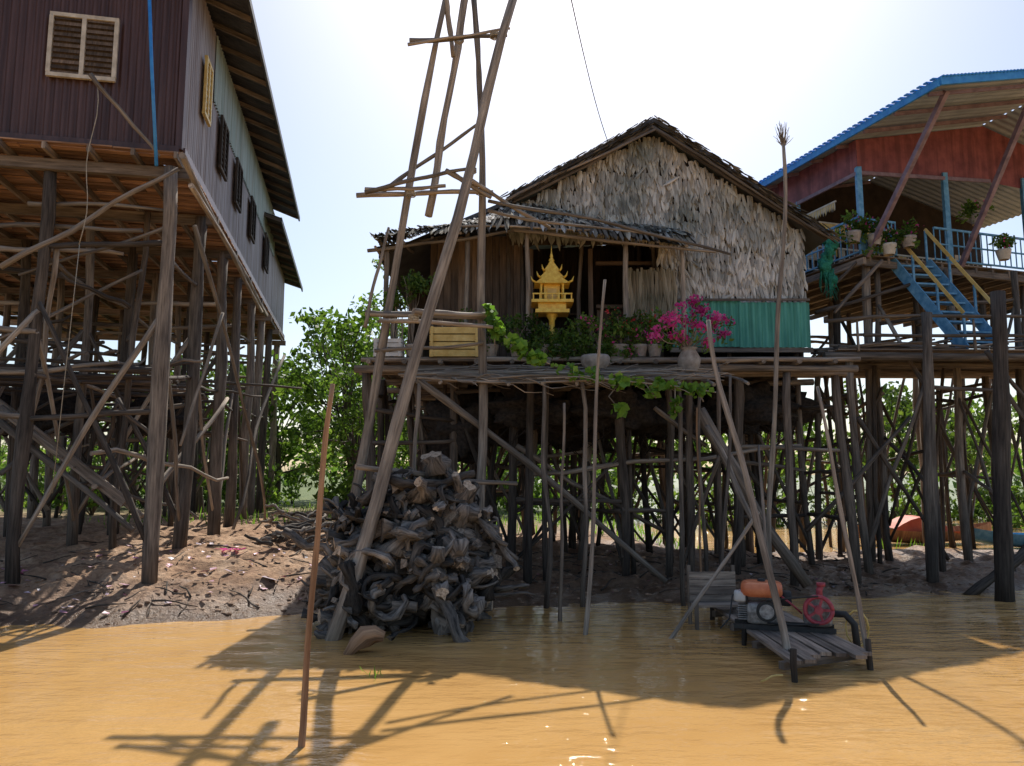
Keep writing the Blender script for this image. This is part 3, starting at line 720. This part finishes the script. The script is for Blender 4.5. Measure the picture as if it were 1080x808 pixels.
mb=MB(); q=P(628,388,13.9); mb.lathe((q.x,q.y,4.12),[(.18,0),(.26,.1),(.28,.22),(.25,.26),(.22,.26)],14); mb.obj('clay_basin',['clay'])
for idx,(u,v,h,sz,mt,fl) in enumerate(((518,350,.9,.45,'leafl',0),(545,350,.8,.5,'leafl',0),(572,350,.7,.5,'leaf',0),(603,358,.7,.45,'leafl',0),(632,350,.9,.45,'leafl',1),(655,345,.8,.4,'leaf',2),(675,358,.6,.4,'leafl',1),(436,300,1.4,.32,'leafl',0),(418,320,1.2,.25,'leafl',0),(590,372,.5,.4,'leafl',0),(690,350,.7,.32,'leafl',2),(560,372,.5,.4,'leafl',0),(615,375,.5,.35,'leaf',0),(650,372,.5,.35,'leafl',0))):
    mb=MB(); p=P(u,v,14.85); bz=4.5
    mb.lathe((p.x,p.y,bz),[(.1,0),(.15,.2),(.16,.24),(.13,.24),(.12,.2),(.0,.2)],12,1)
    for k in range(6): mb.pole((p.x,p.y,bz+.2),(p.x+R.uniform(-.2,.2),p.y+R.uniform(-.15,.1),p.z+R.uniform(0,.2)),.012,.006,m=2,bend=.05,n=5)
    cs=[(p.x+R.gauss(0,sz*.45),p.y+R.gauss(0,.14)-.05,max(4.55,p.z+R.gauss(0,sz*.4))) for _ in range(12)]
    leafcloud(mb,cs,.17,42,.1,0,1,.5)
    if fl: leafcloud(mb,cs[:6],.2,14,.07,3)
    mb.obj('potted_plant',[mt,'clay','pole','pink' if fl==1 else 'redfl'])
mb=MB(); p=P(727,394,14.0)
mb.lathe((p.x,p.y,4.08),[(.14,0),(.2,.12),(.22,.25),(.15,.38),(.13,.42),(.17,.46),(.14,.46),(.1,.4),(0,.38)],16,1)
tips=[(697,350),(710,342),(724,330),(742,322),(754,335),(762,352),(735,348),(715,354),(745,362),(768,333),(735,318),(728,340),(750,345),(705,336),(722,360),(692,354),(738,332),(714,346)]
for (u,v) in tips:
    t=P(u,v,13.8+R.uniform(-.25,.3)); mb.pole((p.x,p.y,4.5),t,.014,.006,m=2,bend=.06,n=5)
    leafcloud(mb,[t+Vector((R.gauss(0,.06),0,R.gauss(0,.06))) for _ in range(2)],.14,28,.07,3,aspect=.85); leafcloud(mb,[t-Z*.12],.17,16,.09,0)
mb.obj('bougainvillea_plant',['leafl','clay','pole','pink'])
mb=MB()
def vine(path,dens=26,spread=.14,sz=.13):
    pts=[P(*q) for q in path]; mb.tube(pts,[.012]*len(pts),5,1)
    for i in range(len(pts)-1):
        for k in range(int((pts[i+1]-pts[i]).length*6)+1):
            w=R.random(); leafcloud(mb,[pts[i]+(pts[i+1]-pts[i])*w],spread,max(3,int(dens*.4)),sz,0,1,.9)
vine([(516,325,12.7),(524,345,12.7),(540,362,12.7),(560,375,12.7),(580,384,12.6)],34,.14,.16)
vine([(520,340,12.7),(522,365,12.7)],20,.09,.14)
vine([(600,394,12.7),(640,400,12.6),(680,404,12.6),(720,408,12.6),(755,414,12.7)],24,.13,.14)
vine([(655,402,12.6),(642,418,12.6),(655,434,12.6)],30,.14,.15); vine([(712,408,12.6),(712,436,12.6)],30,.11,.15); vine([(580,386,12.8),(612,392,12.8),(650,396,12.8)],14,.12)
vine([(680,404,12.6),(692,420,12.6)],26,.12,.14);vine([(735,410,12.6),(742,424,12.6)],20,.1,.13)
mb.obj('climbing_vine',['vine','pole'])
mb=MB(); a=P(645,160,16.2);b_=P(596,-30,9); pts=[a+(b_-a)*(i/12)-Z*.25*math.sin(math.pi*i/12) for i in range(13)]; mb.tube(pts,[.008]*13,5)
mb.obj('power_cable',['black'])

# ================= RIGHT blue house
BH=empty('blue_roofed_stilt_house')
U2=Vector((.952,.307,0)); D2=Vector((-.307,.952,0)); E=Vector((8.85,14.9,0)); Fc=Vector((8.4,17.7,0))
def E2(u,d,z): return E+U2*u+D2*d+Z*z
def F2(u,d,z): return Fc+U2*u+D2*d+Z*z
mb=MB(); sl=.23; ze=10.25
def rz2(u):
    uu=u+.43
    return ze+sl*min(uu,9.2-uu)
mb.corr(E2(0,0,ze),D2*7.1,U2*4.6+Z*4.6*sl,.2,.022,0); mb.corr(E2(9.2,0,ze),D2*7.1,-U2*4.6+Z*4.6*sl,.2,.022,0)
mb.beam(E2(-.03,-.04,ze+.0),E2(-.03,7.15,ze+.0),.05,.16,1); mb.beam(E2(0,-.05,ze+.03),E2(4.6,-.05,ze+4.6*sl+.03),.06,.17,1); mb.beam(E2(4.6,-.05,ze+4.6*sl+.03),E2(9.2,-.05,ze+.03),.06,.17,1)
for k in range(46):
    mb.beam(E2(.1*k+.05,-.12,ze+.1*k*sl+.13),E2(.1*k+.05,.1,ze+.1*k*sl+.13),.06,.03,1)
for k in range(42):
    mb.beam(E2(-.12,.17*k+.05,ze+.1),E2(.1,.17*k+.05,ze+.13),.09,.03,1)
for k in range(8): mb.beam(E2(.05,.3+k*.92,ze-.08),E2(4.6,.3+k*.92,ze+4.6*sl-.08),.05,.08,2)
mb.obj('roof',['silver','blue','purple'],BH)
mb=MB()
for k in range(30): mb.beam(F2(-.1,k*.2,7.4),F2(9,k*.2,7.4),.185,.03,1)
for k in range(16): mb.beam(F2(.1+k*.55,-.15,7.28),F2(.1+k*.55,6,7.28),.07,.14,1)
mb.beam(F2(-.15,-.1,7.2),F2(9,-.1,7.2),.08,.16,1); mb.beam(F2(-.12,-.2,7.22),F2(-.12,6,7.22),.08,.16,1)
mb.obj('upper_floor',['redplank','plank'],BH)
mb=MB()
mb.poly([F2(0,0,9.45),F2(4.17,0,9.75),F2(4.17,0,rz2(4.17)-.04),F2(0,0,rz2(0)-.04)],0); mb.poly([F2(4.17,0,9.75),F2(8.6,0,9.6),F2(8.6,0,rz2(8.6)-.04),F2(4.17,0,rz2(4.17)-.04)],0)
mb.poly([F2(0,0.01,9.45),F2(0,4.2,9.45),F2(0,4.2,rz2(0)-.04),F2(0,0.01,rz2(0)-.04)],0)
mb.beam(F2(-.0,-.05,9.45),F2(4.2,-.05,9.75),.05,.09,4); mb.beam(F2(-.03,0,9.45),F2(-.03,4.2,9.45),.05,.09,4)
for (u0,d0,mm_) in ((0.02,4.25,0),(1.2,4.0,5)):
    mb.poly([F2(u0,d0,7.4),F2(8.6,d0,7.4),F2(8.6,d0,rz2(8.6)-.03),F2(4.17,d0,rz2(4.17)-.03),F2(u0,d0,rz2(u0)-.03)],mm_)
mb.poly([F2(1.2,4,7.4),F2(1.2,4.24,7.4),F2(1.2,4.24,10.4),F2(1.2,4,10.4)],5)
for k in range(18):
    a=F2(1.3+k*.38,3.93,8.3+R.uniform(-.2,.7)); mb.beam(a,a+U2*R.uniform(.2,.35),.02,R.uniform(.25,.45),R.choice([0,1,2,3,4]))
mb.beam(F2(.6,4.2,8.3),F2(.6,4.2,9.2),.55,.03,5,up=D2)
mb.obj('walls',['red','cream','greenmetal','yellow','purple','dbrown'],BH)
mb=MB()
def rail(a,b_,z,h,m,n,lat=False):
    mb.beam(a+Z*(z+h),b_+Z*(z+h),.05,.05,m); mb.beam(a+Z*(z+.1),b_+Z*(z+.1),.04,.04,m)
    if lat: mb.beam(a+Z*(z+h*.55),b_+Z*(z+h*.55),.035,.035,m)
    for k in range(n+1):
        p=a+(b_-a)*(k/n); mb.beam(p+Z*(z+.12),p+Z*(z+h-.025),.022,.022,m)
rail(F2(-.05,0,0),F2(-.05,4.6,0),7.4,.95,0,22,True); rail(F2(0,-.05,0),F2(1.0,-.05,0),7.4,.9,0,9,True)
rail(F2(2.2,-.05,0),F2(8,-.05,0),7.4,.9,0,30,True)
rail(F2(0,3.2,0),F2(8,3.2,0),7.9,.8,1,44,True)
mb.obj('railings',['blue2','white'],BH)
mb=MB()
for u_ in (0,2.7,5.4,8): mb.beam(F2(u_,-.02,7.4),F2(u_,-.02,9.6+u_*.07),.12,.12,0)
for d_ in (2.2,4.4): mb.beam(F2(0,d_,7.4),F2(0,d_,9.5),.1,.1,0)
mb.beam(F2(-.0,-.15,7.35),E2(.5,.25,ze+.05),.11,.11,1); mb.beam(F2(2.9,-.15,7.35),E2(3.2,.25,ze+.7),.11,.11,1); mb.beam(F2(5.8,-.15,7.35),E2(5.4,.25,ze+.8),.11,.11,1)
mb.obj('pillars',['blue2','purple'],BH)
mb=MB()
for k in range(60): mb.leaf(F2(.2+k*.035,1.6,8.75),Vector((0,0,-1)),U2,-D2,.32,.05,0)
for k in range(60): mb.leaf(F2(-.02,.8+k*.03,9.0),Vector((0,R.gauss(0,.1),-1)).normalized(),D2,-U2,R.uniform(.16,.26),.035,0 if k%2 else 1)
mb.beam(F2(.15,1.6,8.77),F2(2.4,1.6,8.77),.03,.04,1); mb.beam(F2(-.02,.75,9.02),F2(-.02,2.65,9.02),.03,.04,1)
mb.obj('curtain_fringe',['yellow','cream'],BH)
mb=MB()
for k in range(24): mb.beam((6.9+R.uniform(-.1,.1),16.1+k*.2,4.85),(15,16.3+k*.2,4.85),.18,.03,0)
for y in (16.1,17.6,19.1): mb.pole((6.7,y,4.72),(15,y+.1,4.72),.09,.08,m=1,bend=.004)
mb.pole((6.7,16,5.45),(15,16,5.5),.04,m=1); mb.pole((7.5,15.95,5.15),(15,16,4.95),.04,m=1)
for x in (7.4,9.9,11.2,12.6): mb.pole((x,16,4.8),(x,16,5.5),.035,m=1,bend=0)
for k in range(20): mb.pole((6.9+R.uniform(0,.5),16+R.uniform(0,2),4.92+R.uniform(0,.15)),(9+R.uniform(0,3),16+R.uniform(0,2),4.95+R.uniform(0,.25)),.03,m=1,bend=.03)
mb.obj('lower_deck',['plank','post'],BH)
mb=MB(); rp={}
gx=[7.5,9.1,10.7,12.3,13.9]; gy=[16.4,18.2,20,21.8,23.4]
for i,x in enumerate(gx):
    for j,y in enumerate(gy):
        xx=x+R.uniform(-.35,.35);yy=y+R.uniform(-.2,.2); b0=G(xx+R.uniform(-.25,.25),yy,-.3); t0=Vector((xx,yy,7.2 if y>17.5 and x>8 else 4.75)); r=R.uniform(.07,.11)
        mb.pole(b0,t0,r,r*.85,m=R.randint(0,1),n=8); rp[(i,j)]=(b0,t0)
for (u,vt,vb,r) in ((913,266,592,.1),(977,330,612,.12),(1052,308,634,.15)):
    b0=PG(u+6,vb); t=P(u,vt,b0.y+.1); b0.z-=.4; mb.pole(b0,t,r,r*.85,m=0 if u<1000 else 1,bend=.006,n=9)
for k in range(9):
    x=R.uniform(6.8,14);y=R.uniform(16,24); mb.pole(G(x,y,-.2),(x+R.uniform(-.3,.3),y,4.7),R.uniform(.05,.08),.05,bend=.015,m=1)
mb.obj('stilts',['post','postdark'],BH)
mb=MB(); brace(rp,5,5,.05,.6)
for a,bb,r in (((1020,630,14.3),(1110,560,15.4),.1),((1040,370,15.2),(1090,430,15.2),.05),((905,440,16),(1000,590,16.5),.05),((850,560,16),(960,440,16),.05),((860,330,17.5),(960,300,17.6),.05),((870,310,17.6),(905,275,17.7),.04),((930,275,17.5),(880,330,17),.05)):
    mb.pole(P(*a),P(*bb),r,r*.8,m=1,bend=.01)
mb.obj('braces',['post','postdark','postdark'],BH)
mb=MB()
s1=Vector((9.25,18.0,7.35)); s2=Vector((10.0,16.5,4.9)); w=Vector((.95,.15,0))
for o_ in (Vector((0,0,0)),w): mb.beam(s1+o_,s2+o_,.05,.24,0)
for k in range(9):
    p=s1+(s2-s1)*((k+.6)/9.4); mb.beam(p+w*.03,p+w*.97,.22,.04,0,up=Z)
for o_ in (Vector((0,0,0)),w):
    mb.beam(s1+o_+Z*.85,s2+o_+Z*.85,.045,.07,1)
    for k in (0,.33,.66,1): p=s1+(s2-s1)*k+o_; mb.beam(p,p+Z*.82,.045,.045,0,up=Vector((0,1,0)))
mb.obj('blue_stairs',['blue2','yellow'],BH)
mb=MB()
for z_ in (5.1,5.3,5.5): mb.beam((11.25,16.2,z_),(13.5,16.4,z_),.03,.16,0)
for x in (11.3,12.3,13.4): mb.beam((x,16.25,4.86),(x,16.35,5.6),.06,.06,0,up=Vector((0,1,0)))
mb.obj('blue_bench',['blue2'],BH)
mb=MB(); p=P(872,262,17.6)
for k in range(7):
    blob(mb,p+Vector((R.uniform(-.12,.12),R.uniform(-.06,.06),.25-.17*k)),R.uniform(.1,.2)*(1-.05*k),.1,.16,0,.9,4,16,10)
for k in range(20): mb.pole(p+Vector((R.uniform(-.15,.15),0,-.5)),p+Vector((R.uniform(-.22,.22),-.05,-1.0-R.uniform(0,.3))),.02,.006,m=0,n=4,seg=4,bend=.08)
mb.obj('green_net_bag',['greennet'])
for (u,v) in ((937,256),(1058,262),(922,246),(1030,225),(958,248),(900,243)):
    mb=MB(); p=P(u,v,17.4 if u<970 else 18.6); mb.lathe((p.x,p.y,p.z-.3),[(.12,0),(.17,.2),(.18,.26),(.15,.26),(0,.22)],12,1)
    leafcloud(mb,[(p.x+R.gauss(0,.2),p.y,p.z+.1+R.gauss(0,.16)) for _ in range(9)],.19,34,.11,0); leafcloud(mb,[(p.x,p.y-.1,p.z+.15)],.3,16,.07,2)
    mb.obj('potted_plant',['leafl','cream' if u in (937,1058) else 'clay','pink'])

# ================= poles in water
def wp(name,top,bot,Yt,Yb,r,r1,mat='pole',bend=.008,extra=None):
    mb=MB(); b0=P(bot[0],bot[1],Yb); t0=P(top[0],top[1],Yt); d=(b0-t0).normalized(); b0=b0+d*.5
    mb.pole(b0,t0,r,r1,bend=bend,m=0,seg=16,n=10)
    if extra: extra(mb,t0)
    mb.obj(name,[mat,'straw'])
wp('wooden_pole',(351,405),(316,788),6.7,6.45,.032,.022,'polebrown')
wp('wooden_pole',(638,295),(616,667),11.0,10.8,.033,.02,'pole',.014)
wp('wooden_pole',(595,425),(592,643),11.8,11.8,.032,.02,'post',.016)
wp('wooden_pole',(747,338),(828,706),10.2,9.0,.045,.03,'pole',.014)
def brush(mb,t):
    for k in range(50): mb.pole(t-Z*.1,t+Vector((R.gauss(0,.1),R.gauss(0,.1),R.uniform(.05,.4))),.008,.003,m=0,n=4,seg=3,bend=.05)
wp('wooden_pole',(826,150),(815,606),13.6,13.6,.05,.03,'pole',.012,brush)
wp('wooden_pole',(862,408),(918,704),9.8,9.05,.033,.02,'pole')
wp('wooden_pole',(770,395),(760,630),13,12.2,.035,.025,'postdark')
wp('wooden_pole',(800,540),(716,662),10.9,10.6,.03,.025,'pole')
wp('wooden_pole',(735,430),(738,610),13.6,13.6,.02,.015,'polebrown')
wp('wooden_pole',(800,470),(812,640),12.2,11.2,.03,.02,'post')

# ================= pump raft
JT=empty('wooden_jetty')
mb=MB(); zz=.19
c1=PZ(752,640,zz);c2=PZ(802,634,zz);c3=PZ(918,688,zz);c4=PZ(835,700,zz)
n=7
for k in range(n):
    w0=(k+.5)/n; a=c1+(c2-c1)*w0; b_=c4+(c3-c4)*w0
    mb.beam(a+(b_-a)*R.uniform(-.02,.02),b_+(b_-a)*R.uniform(-.05,.05)+Z*R.uniform(-.012,.012),.125,.04,0)
for w0 in (.06,.35,.65,.94):
    a=c1+(c4-c1)*w0;b_=c2+(c3-c2)*w0; mb.beam(a-Z*.065-(b_-a)*.05,b_-Z*.065+(b_-a)*.05,.08,.08,0)
for q in (c1,c2,c3,c4,(c1+c4)/2,(c2+c3)/2): mb.pole((q.x,q.y,-.9),(q.x+R.uniform(-.03,.03),q.y,zz-.02+R.uniform(0,.2)),.04,.035,m=1)
mb.obj('deck',['plank','postdark'],JT)
mb=MB(); q=PZ(757,640,.3)
for k in range(4): mb.beam(q+Vector((-.35,.25,.08+k*.11)),q+Vector((.35,.3,.08+k*.11)),.03,.1,0)
for k in range(3): mb.beam(q+Vector((-.35,.0-k*.12+.2,.02)),q+Vector((.35,.05-k*.12+.2,.02)),.11,.03,0)
for x in (-.33,.33): mb.beam(q+Vector((x,.3,-.8)),q+Vector((x,.34,.55)),.05,.05,0); mb.beam(q+Vector((x,-.1,-.8)),q+Vector((x,-.1,.1)),.05,.05,0)
mb.obj('wooden_seat',['plank'])
EN=empty('water_pump_engine')
ec=(c1*.3+c2*.16+c4*.36+c3*.18)+Z*.02
ax=Vector((.95,-.31,0)).normalized(); ay=Vector((-ax.y,ax.x,0)); KS=1.12
def E3(x,y,z): return ec+(ax*(x-.05)+ay*y+Z*z)*KS
mb=MB()
def rbox(x0,x1,y0,y1,z0,z1,m,bev=.03):
    pr=[(z0,bev),(z0+bev*.4,bev*.2),(z0+bev,0),(z1-bev,0),(z1-bev*.4,bev*.25),(z1,bev)]
    i0=len(mb.v)
    for z_,i_ in pr:
        xs_=(x0+i_,x1-i_);ys_=(y0+i_,y1-i_);b_=bev
        cs=[(xs_[0]+b_,ys_[0]),(xs_[1]-b_,ys_[0]),(xs_[1],ys_[0]+b_),(xs_[1],ys_[1]-b_),(xs_[1]-b_,ys_[1]),(xs_[0]+b_,ys_[1]),(xs_[0],ys_[1]-b_),(xs_[0],ys_[0]+b_)]
        for x,y in cs: mb.v.append(tuple(E3(x,y,z_)))
    for j in range(len(pr)-1):
        for q in range(8):
            q2=(q+1)%8; mb.f.append((i0+j*8+q,i0+j*8+q2,i0+(j+1)*8+q2,i0+(j+1)*8+q)); mb.uv+=[(0,0)]*4; mb.m.append(m); mb.sm.append(True)
    for j in (0,len(pr)-1):
        mb.f.append(tuple(i0+j*8+q for q in range(8))); mb.uv+=[(0,0)]*8; mb.m.append(m); mb.sm.append(False)
for y in (-.14,.14): mb.beam(E3(-.35,y,.03),E3(.75,y,.03),.04,.06,3)
rbox(-.2,.16,-.15,.15,.06,.3,1,.03)
rbox(-.26,.2,-.17,.17,.36,.53,0,.05)
for x in (-.2,.14):
    for y in (-.12,.12): mb.tube([E3(x,y,.28),E3(x,y,.38)],[.012,.012],6,3,None,0)
mb.lathe(E3(-.03,0,.53),[(.05,0),(.05,.03),(.035,.035),(0,.035)],12,3)
for k in range(7): rbox(-.3,-.2,-.12,.12,.1+k*.025,.112+k*.025,1,.004)
rbox(.16,.3,.02,.16,.25,.42,3,.02)
rbox(-.34,-.2,-.13,.02,.3,.42,2,.02)
rbox(-.05,.1,-.22,-.15,.12,.3,1,.02)
def disc(c,ax_,r,t,m,n=22,inner=None):
    up_=Z; s_=ax_.cross(up_).normalized()
    if inner is None:
        mb.tube([c-ax_*t/2,c+ax_*t/2],[r,r],n,m,None,0)
    else:
        pts=[c+(s_*math.cos(2*math.pi*k/n)+up_*math.sin(2*math.pi*k/n))*r for k in range(n+1)]
        mb.tube(pts,[inner]*(n+1),8,m,None,0)
fd=-ay
disc(E3(0.02,-.2,.22),fd,.13,.07,3); disc(E3(0.02,-.225,.22),fd,.09,.07,1)
rbox(.42,.72,-.12,.12,.06,.24,1,.04); disc(E3(.57,-.02,.27),ay,.14,.24,1)
disc(E3(.57,-.24,.27),ay,.16,0,4,24,.028); disc(E3(.57,-.24,.27),ay,.05,.12,4)
for k in range(5):
    a=2*math.pi*k/5; d_=ax*math.cos(a)+Z*math.sin(a); mb.beam(E3(.57,-.24,.27)+d_*.03,E3(.57,-.24,.27)+d_*.165,.035,.03,4)
mb.tube([E3(.6,0,.38),E3(.6,0,.46),E3(.62,0,.5)],[.04]*3,12,4,None,0); mb.tube([E3(.62,0,.5),E3(.62,0,.54)],[.055,.055],12,4,None,0)
mb.tube([E3(.72,0,.2),E3(.86,0,.2),E3(.95,-.02,.1),E3(.98,0,-.3)],[.045]*4,10,3,None,0)
mb.tube([E3(.02,-.24,.34),E3(.3,-.26,.39),E3(.57,-.26,.42)],[.012]*3,6,3,None,0); mb.tube([E3(.02,-.24,.1),E3(.3,-.26,.1),E3(.57,-.26,.12)],[.012]*3,6,3,None,0)
mb.tube([E3(-.2,.1,.45),E3(-.36,.0,.35),E3(-.4,-.1,.1),E3(-.5,-.2,.0)],[.01]*4,6,3,None,0)
mb.tube([E3(.16,-.1,.4),E3(.3,-.16,.3),E3(.4,-.1,.2)],[.012]*3,6,4,None,0)
mb.obj('engine_and_pump',['orange','grey','white','black','magenta'],EN)
mb=MB(); pts=[E3(.98+.12*math.cos(t*.6),.0+.02*t*.1,.05+.2*math.sin(t*.6)) for t in range(14)]; mb.tube(pts,[.012]*14,6)
pts=[c4+Vector((-.1-.05*k,.05*math.sin(k),-.12-.01*k)) for k in range(6)]; mb.tube(pts,[.01]*6,5); mb.obj('coiled_hose',['yellow'])

# ================= background vegetation
def tree(name,x,y,h,rad,n,mat,seed,lsize=.3,per=60):
    mb=MB(); R.seed(seed); base=G(x,y,-.2); top=Vector((x+R.uniform(-.6,.6),y,h*.62))
    mb.pole(base,top,.2*h/9,.08,bend=.03,m=1,seg=10)
    cs=[]
    for k in range(n):
        a=R.uniform(0,6.28); e=R.uniform(-.6,1); rr=rad*math.sqrt(R.random())*math.cos(e*.9)
        c=Vector((x+math.cos(a)*rr,y+math.sin(a)*rr,h*.62+e*h*.36)); cs.append(c)
        if k%2==0:
            st=base+(top-base)*R.uniform(.35,1); mb.pole(st,c,.045,.012,bend=.05,m=1,n=5,seg=5)
    for c in cs: leafcloud(mb,[c],rad*.26*R.uniform(.6,1.3),per,lsize,0,.7)
    return mb.obj(name,[mat,'postdark'])
tree('tree',-6.2,30,8.8,3.0,76,'leafl',1,.28); tree('tree',-3.6,34,7.8,3.2,66,'leaf',2,.3); tree('tree',-4.0,26.5,9.8,1.9,32,'leafl',3,.2,44)
tree('tree',-8.6,42,10,3.7,50,'leaf',4,.4); tree('tree',0.5,38,6.0,3,40,'leafl',5,.34); tree('tree',-10.5,34,7,3.0,50,'leafl',12,.34)
tree('tree',-14,36,7.5,3.4,46,'leaf',13,.36);tree('tree',-19,38,7.5,3.6,44,'leafl',14,.36);tree('tree',-4.6,23.5,5.6,1.7,36,'leafl',21,.17,50)
tree('tree',6,40,6.0,3.4,44,'leafl',6,.34); tree('tree',12,38,6.0,3.2,44,'leafl',7,.34); tree('tree',18,36,6.2,3.6,46,'leaf',8,.34); tree('tree',24,40,6.4,3.6,40,'leafl',9,.36)
def shrubs(name,items,mat,ls,per):
    mb=MB()
    for (x,y,r,h) in items:
        g0=gz(x,y)
        for k in range(7):
            c=(x+R.gauss(0,r*.5),y+R.gauss(0,r*.4),g0+R.uniform(.1,1)*h); leafcloud(mb,[c],r*.5,per,ls,0,.8)
        for k in range(4): mb.pole((x,y,g0-.1),(x+R.gauss(0,r*.5),y,g0+h),.025,.01,m=1,n=5,seg=4)
    return mb.obj(name,[mat,'postdark'])
R.seed(44)
shrubs('shrubs',[(R.uniform(-24,-2),R.uniform(26,36),R.uniform(.8,1.6),R.uniform(1,3.0)) for _ in range(46)],'leafl',.24,40)
shrubs('shrubs',[(R.uniform(-2,28),R.uniform(31,40),R.uniform(.9,1.7),R.uniform(.7,2.6)) for _ in range(54)],'leafl',.28,36)
mb=MB()
for k in range(750):
    x=R.uniform(-130,150); y=R.uniform(75,130); c=(x,y,R.uniform(.3,1)*(6+2.5*noise.noise(Vector((x*.05,y*.03,2)))))
    leafcloud(mb,[c],2.4,18,1.1,0,.8)
mb.obj('distant_trees',['leafl'])
mb=MB()
for k in range(2400):
    x=R.uniform(-12,14);y=R.uniform(21,31)
    if noise.noise(Vector((x*.4,y*.4,0)))<-.05: continue
    z_=gz(x,y)
    if z_<.02: continue
    mb.leaf(Vector((x,y,z_-.03)),Vector((R.gauss(0,.3),R.gauss(0,.3),1)).normalized(),Vector((1,R.gauss(0,.5),0)).normalized(),nr,R.uniform(.15,.45),.03)
for k in range(14):
    q=PZ(395+R.gauss(0,5),712+R.gauss(0,2),0); mb.leaf(q,Vector((R.gauss(0,.5),R.gauss(0,.3),1)).normalized(),Vector((1,0,0)),nr,R.uniform(.05,.12),.008)
mb.obj('grass',['vine'])
def boat(x,y,l,w,an,m):
    ca,sa=math.cos(an),math.sin(an); i0=len(mb.v); n=13
    for i in range(n):
        t=i/(n-1)*2-1; ww=w*(1-abs(t)**2.5)+.05; sh=.25*t*t
        for k in range(5):
            q=k/4*math.pi; lx=t*l/2; ly=-math.cos(q)*ww/2; lz=.42+sh-math.sin(q)*.4
            mb.v.append((x+lx*ca-ly*sa,y+lx*sa+ly*ca,lz))
    for i in range(n-1):
        for k in range(4):
            a=i0+i*5+k; mb.f.append((a,a+1,a+6,a+5)); mb.uv+=[(i,k*.1),(i,k*.1+.1),(i+1,k*.1+.1),(i+1,k*.1)]; mb.m.append(m); mb.sm.append(True)
mb=MB(); boat(13,24.5,5,1.1,.15,0)
for k in range(8):
    a=Vector((12.0+k*.25,24.1,.5+.35*math.sin(k/7*3.14))); a2=Vector((12.25+k*.25,24.1,.5+.35*math.sin((k+1)/7*3.14))); mb.poly([a,a2,a2+Vector((0,.9,.03)),a+Vector((0,.9,.03))],1); mb.poly([a,a2,Vector((a2.x,24.05,.42)),Vector((a.x,24.05,.42))],1)
mb.obj('wooden_boat',['redplank','tarp'])
mb=MB(); boat(15.5,23.0,4,1.0,-.1,0); mb.obj('wooden_boat',['blue2'])
mb=MB()
for k in range(900):
    x=R.uniform(-9,9);s_=abs(R.gauss(0,1.6))+.02; y=shore(x)+s_; r=R.uniform(.01,.035)*(1.8 if R.random()<.06 else 1)
    blob(mb,(x,y,gz(x,y)),r*1.4,r,r*.6,0,.5,2,7,5)
mb.obj('mud_clods',['mud'])
mb=MB()
for k in range(210):
    x=R.uniform(-9,8) if R.random()<.45 else R.uniform(-9,-3);y=shore(x)+R.uniform(.2,5); z_=gz(x,y)+.03; a=R.uniform(0,3); sc=2.2 if R.random()<.1 else 1; d1=Vector((math.cos(a),math.sin(a),R.uniform(-.2,.3)))*R.uniform(.015,.06)*sc; d2=Vector((-math.sin(a),math.cos(a),R.uniform(-.2,.4)))*R.uniform(.015,.05)*sc
    p=Vector((x,y,z_)); mb.poly([p-d1-d2,p+d1-d2*.6,p+d1*.8+d2]); mb.poly([p-d1-d2,p+d1*.8+d2,p-d1+d2*.7+Z*.02])
q=PG(245,580)
for k in range(12):
    a=R.uniform(0,6.28); d1=Vector((math.cos(a),math.sin(a),.1))*.07; d2=Vector((-math.sin(a),math.cos(a),.25))*.05; p=q+Vector((R.gauss(0,.14),R.gauss(0,.08),.02)); mb.poly([p-d1-d2,p+d1-d2,p+d1+d2],1)
mb.obj('litter',['litter','pink'])
mb=MB()
for k in range(330):
    x=R.uniform(-9,8);y=shore(x)+R.uniform(.1,5); z_=gz(x,y)+.02; a=R.uniform(0,3.1); l=R.uniform(.12,.8); r=R.uniform(.006,.02)
    mb.pole((x,y,z_),(x+math.cos(a)*l,y+math.sin(a)*l,gz(x+math.cos(a)*l,y+math.sin(a)*l)+.03),r,r*.5,bend=.06,n=5,seg=4,m=k%2)
mb.obj('fallen_twigs',['postdark','post'])

# ================= light, sky, camera
el=math.radians(49.5); az=math.radians(7)
sd=Vector((math.sin(az)*math.cos(el),math.cos(az)*math.cos(el),math.sin(el)))
w=bpy.data.worlds.new("World"); S.world=w; w.use_nodes=True; nt=w.node_tree; nt.nodes.clear()
sk=nt.nodes.new('ShaderNodeTexSky'); sk.sky_type='NISHITA'; sk.sun_disc=False; sk.sun_elevation=el; sk.sun_rotation=az; sk.dust_density=1.6; sk.air_density=1.0; sk.ozone_density=1.0
bg=nt.nodes.new('ShaderNodeBackground'); bg.inputs[1].default_value=.15; wo=nt.nodes.new('ShaderNodeOutputWorld')
nt.links.new(sk.outputs[0],bg.inputs[0]); nt.links.new(bg.outputs[0],wo.inputs[0])
ld=bpy.data.lights.new('sun','SUN'); ld.energy=5; ld.angle=math.radians(.5); ld.color=(1,.95,.87)
lo=bpy.data.objects.new('sun',ld); S.collection.objects.link(lo); lo.rotation_euler=(-sd).to_track_quat('-Z','Y').to_euler(); lo.location=sd*50
cam=bpy.data.cameras.new('camera'); co=bpy.data.objects.new('camera',cam); S.collection.objects.link(co)
cam.sensor_width=36; cam.lens=36*F/1080; cam.clip_end=3000; cam.clip_start=.05
co.location=(0,0,H); co.rotation_euler=(math.pi/2+TH,0,0); S.camera=co
S.view_settings.view_transform='Standard'; S.view_settings.look='None'; S.view_settings.exposure=0
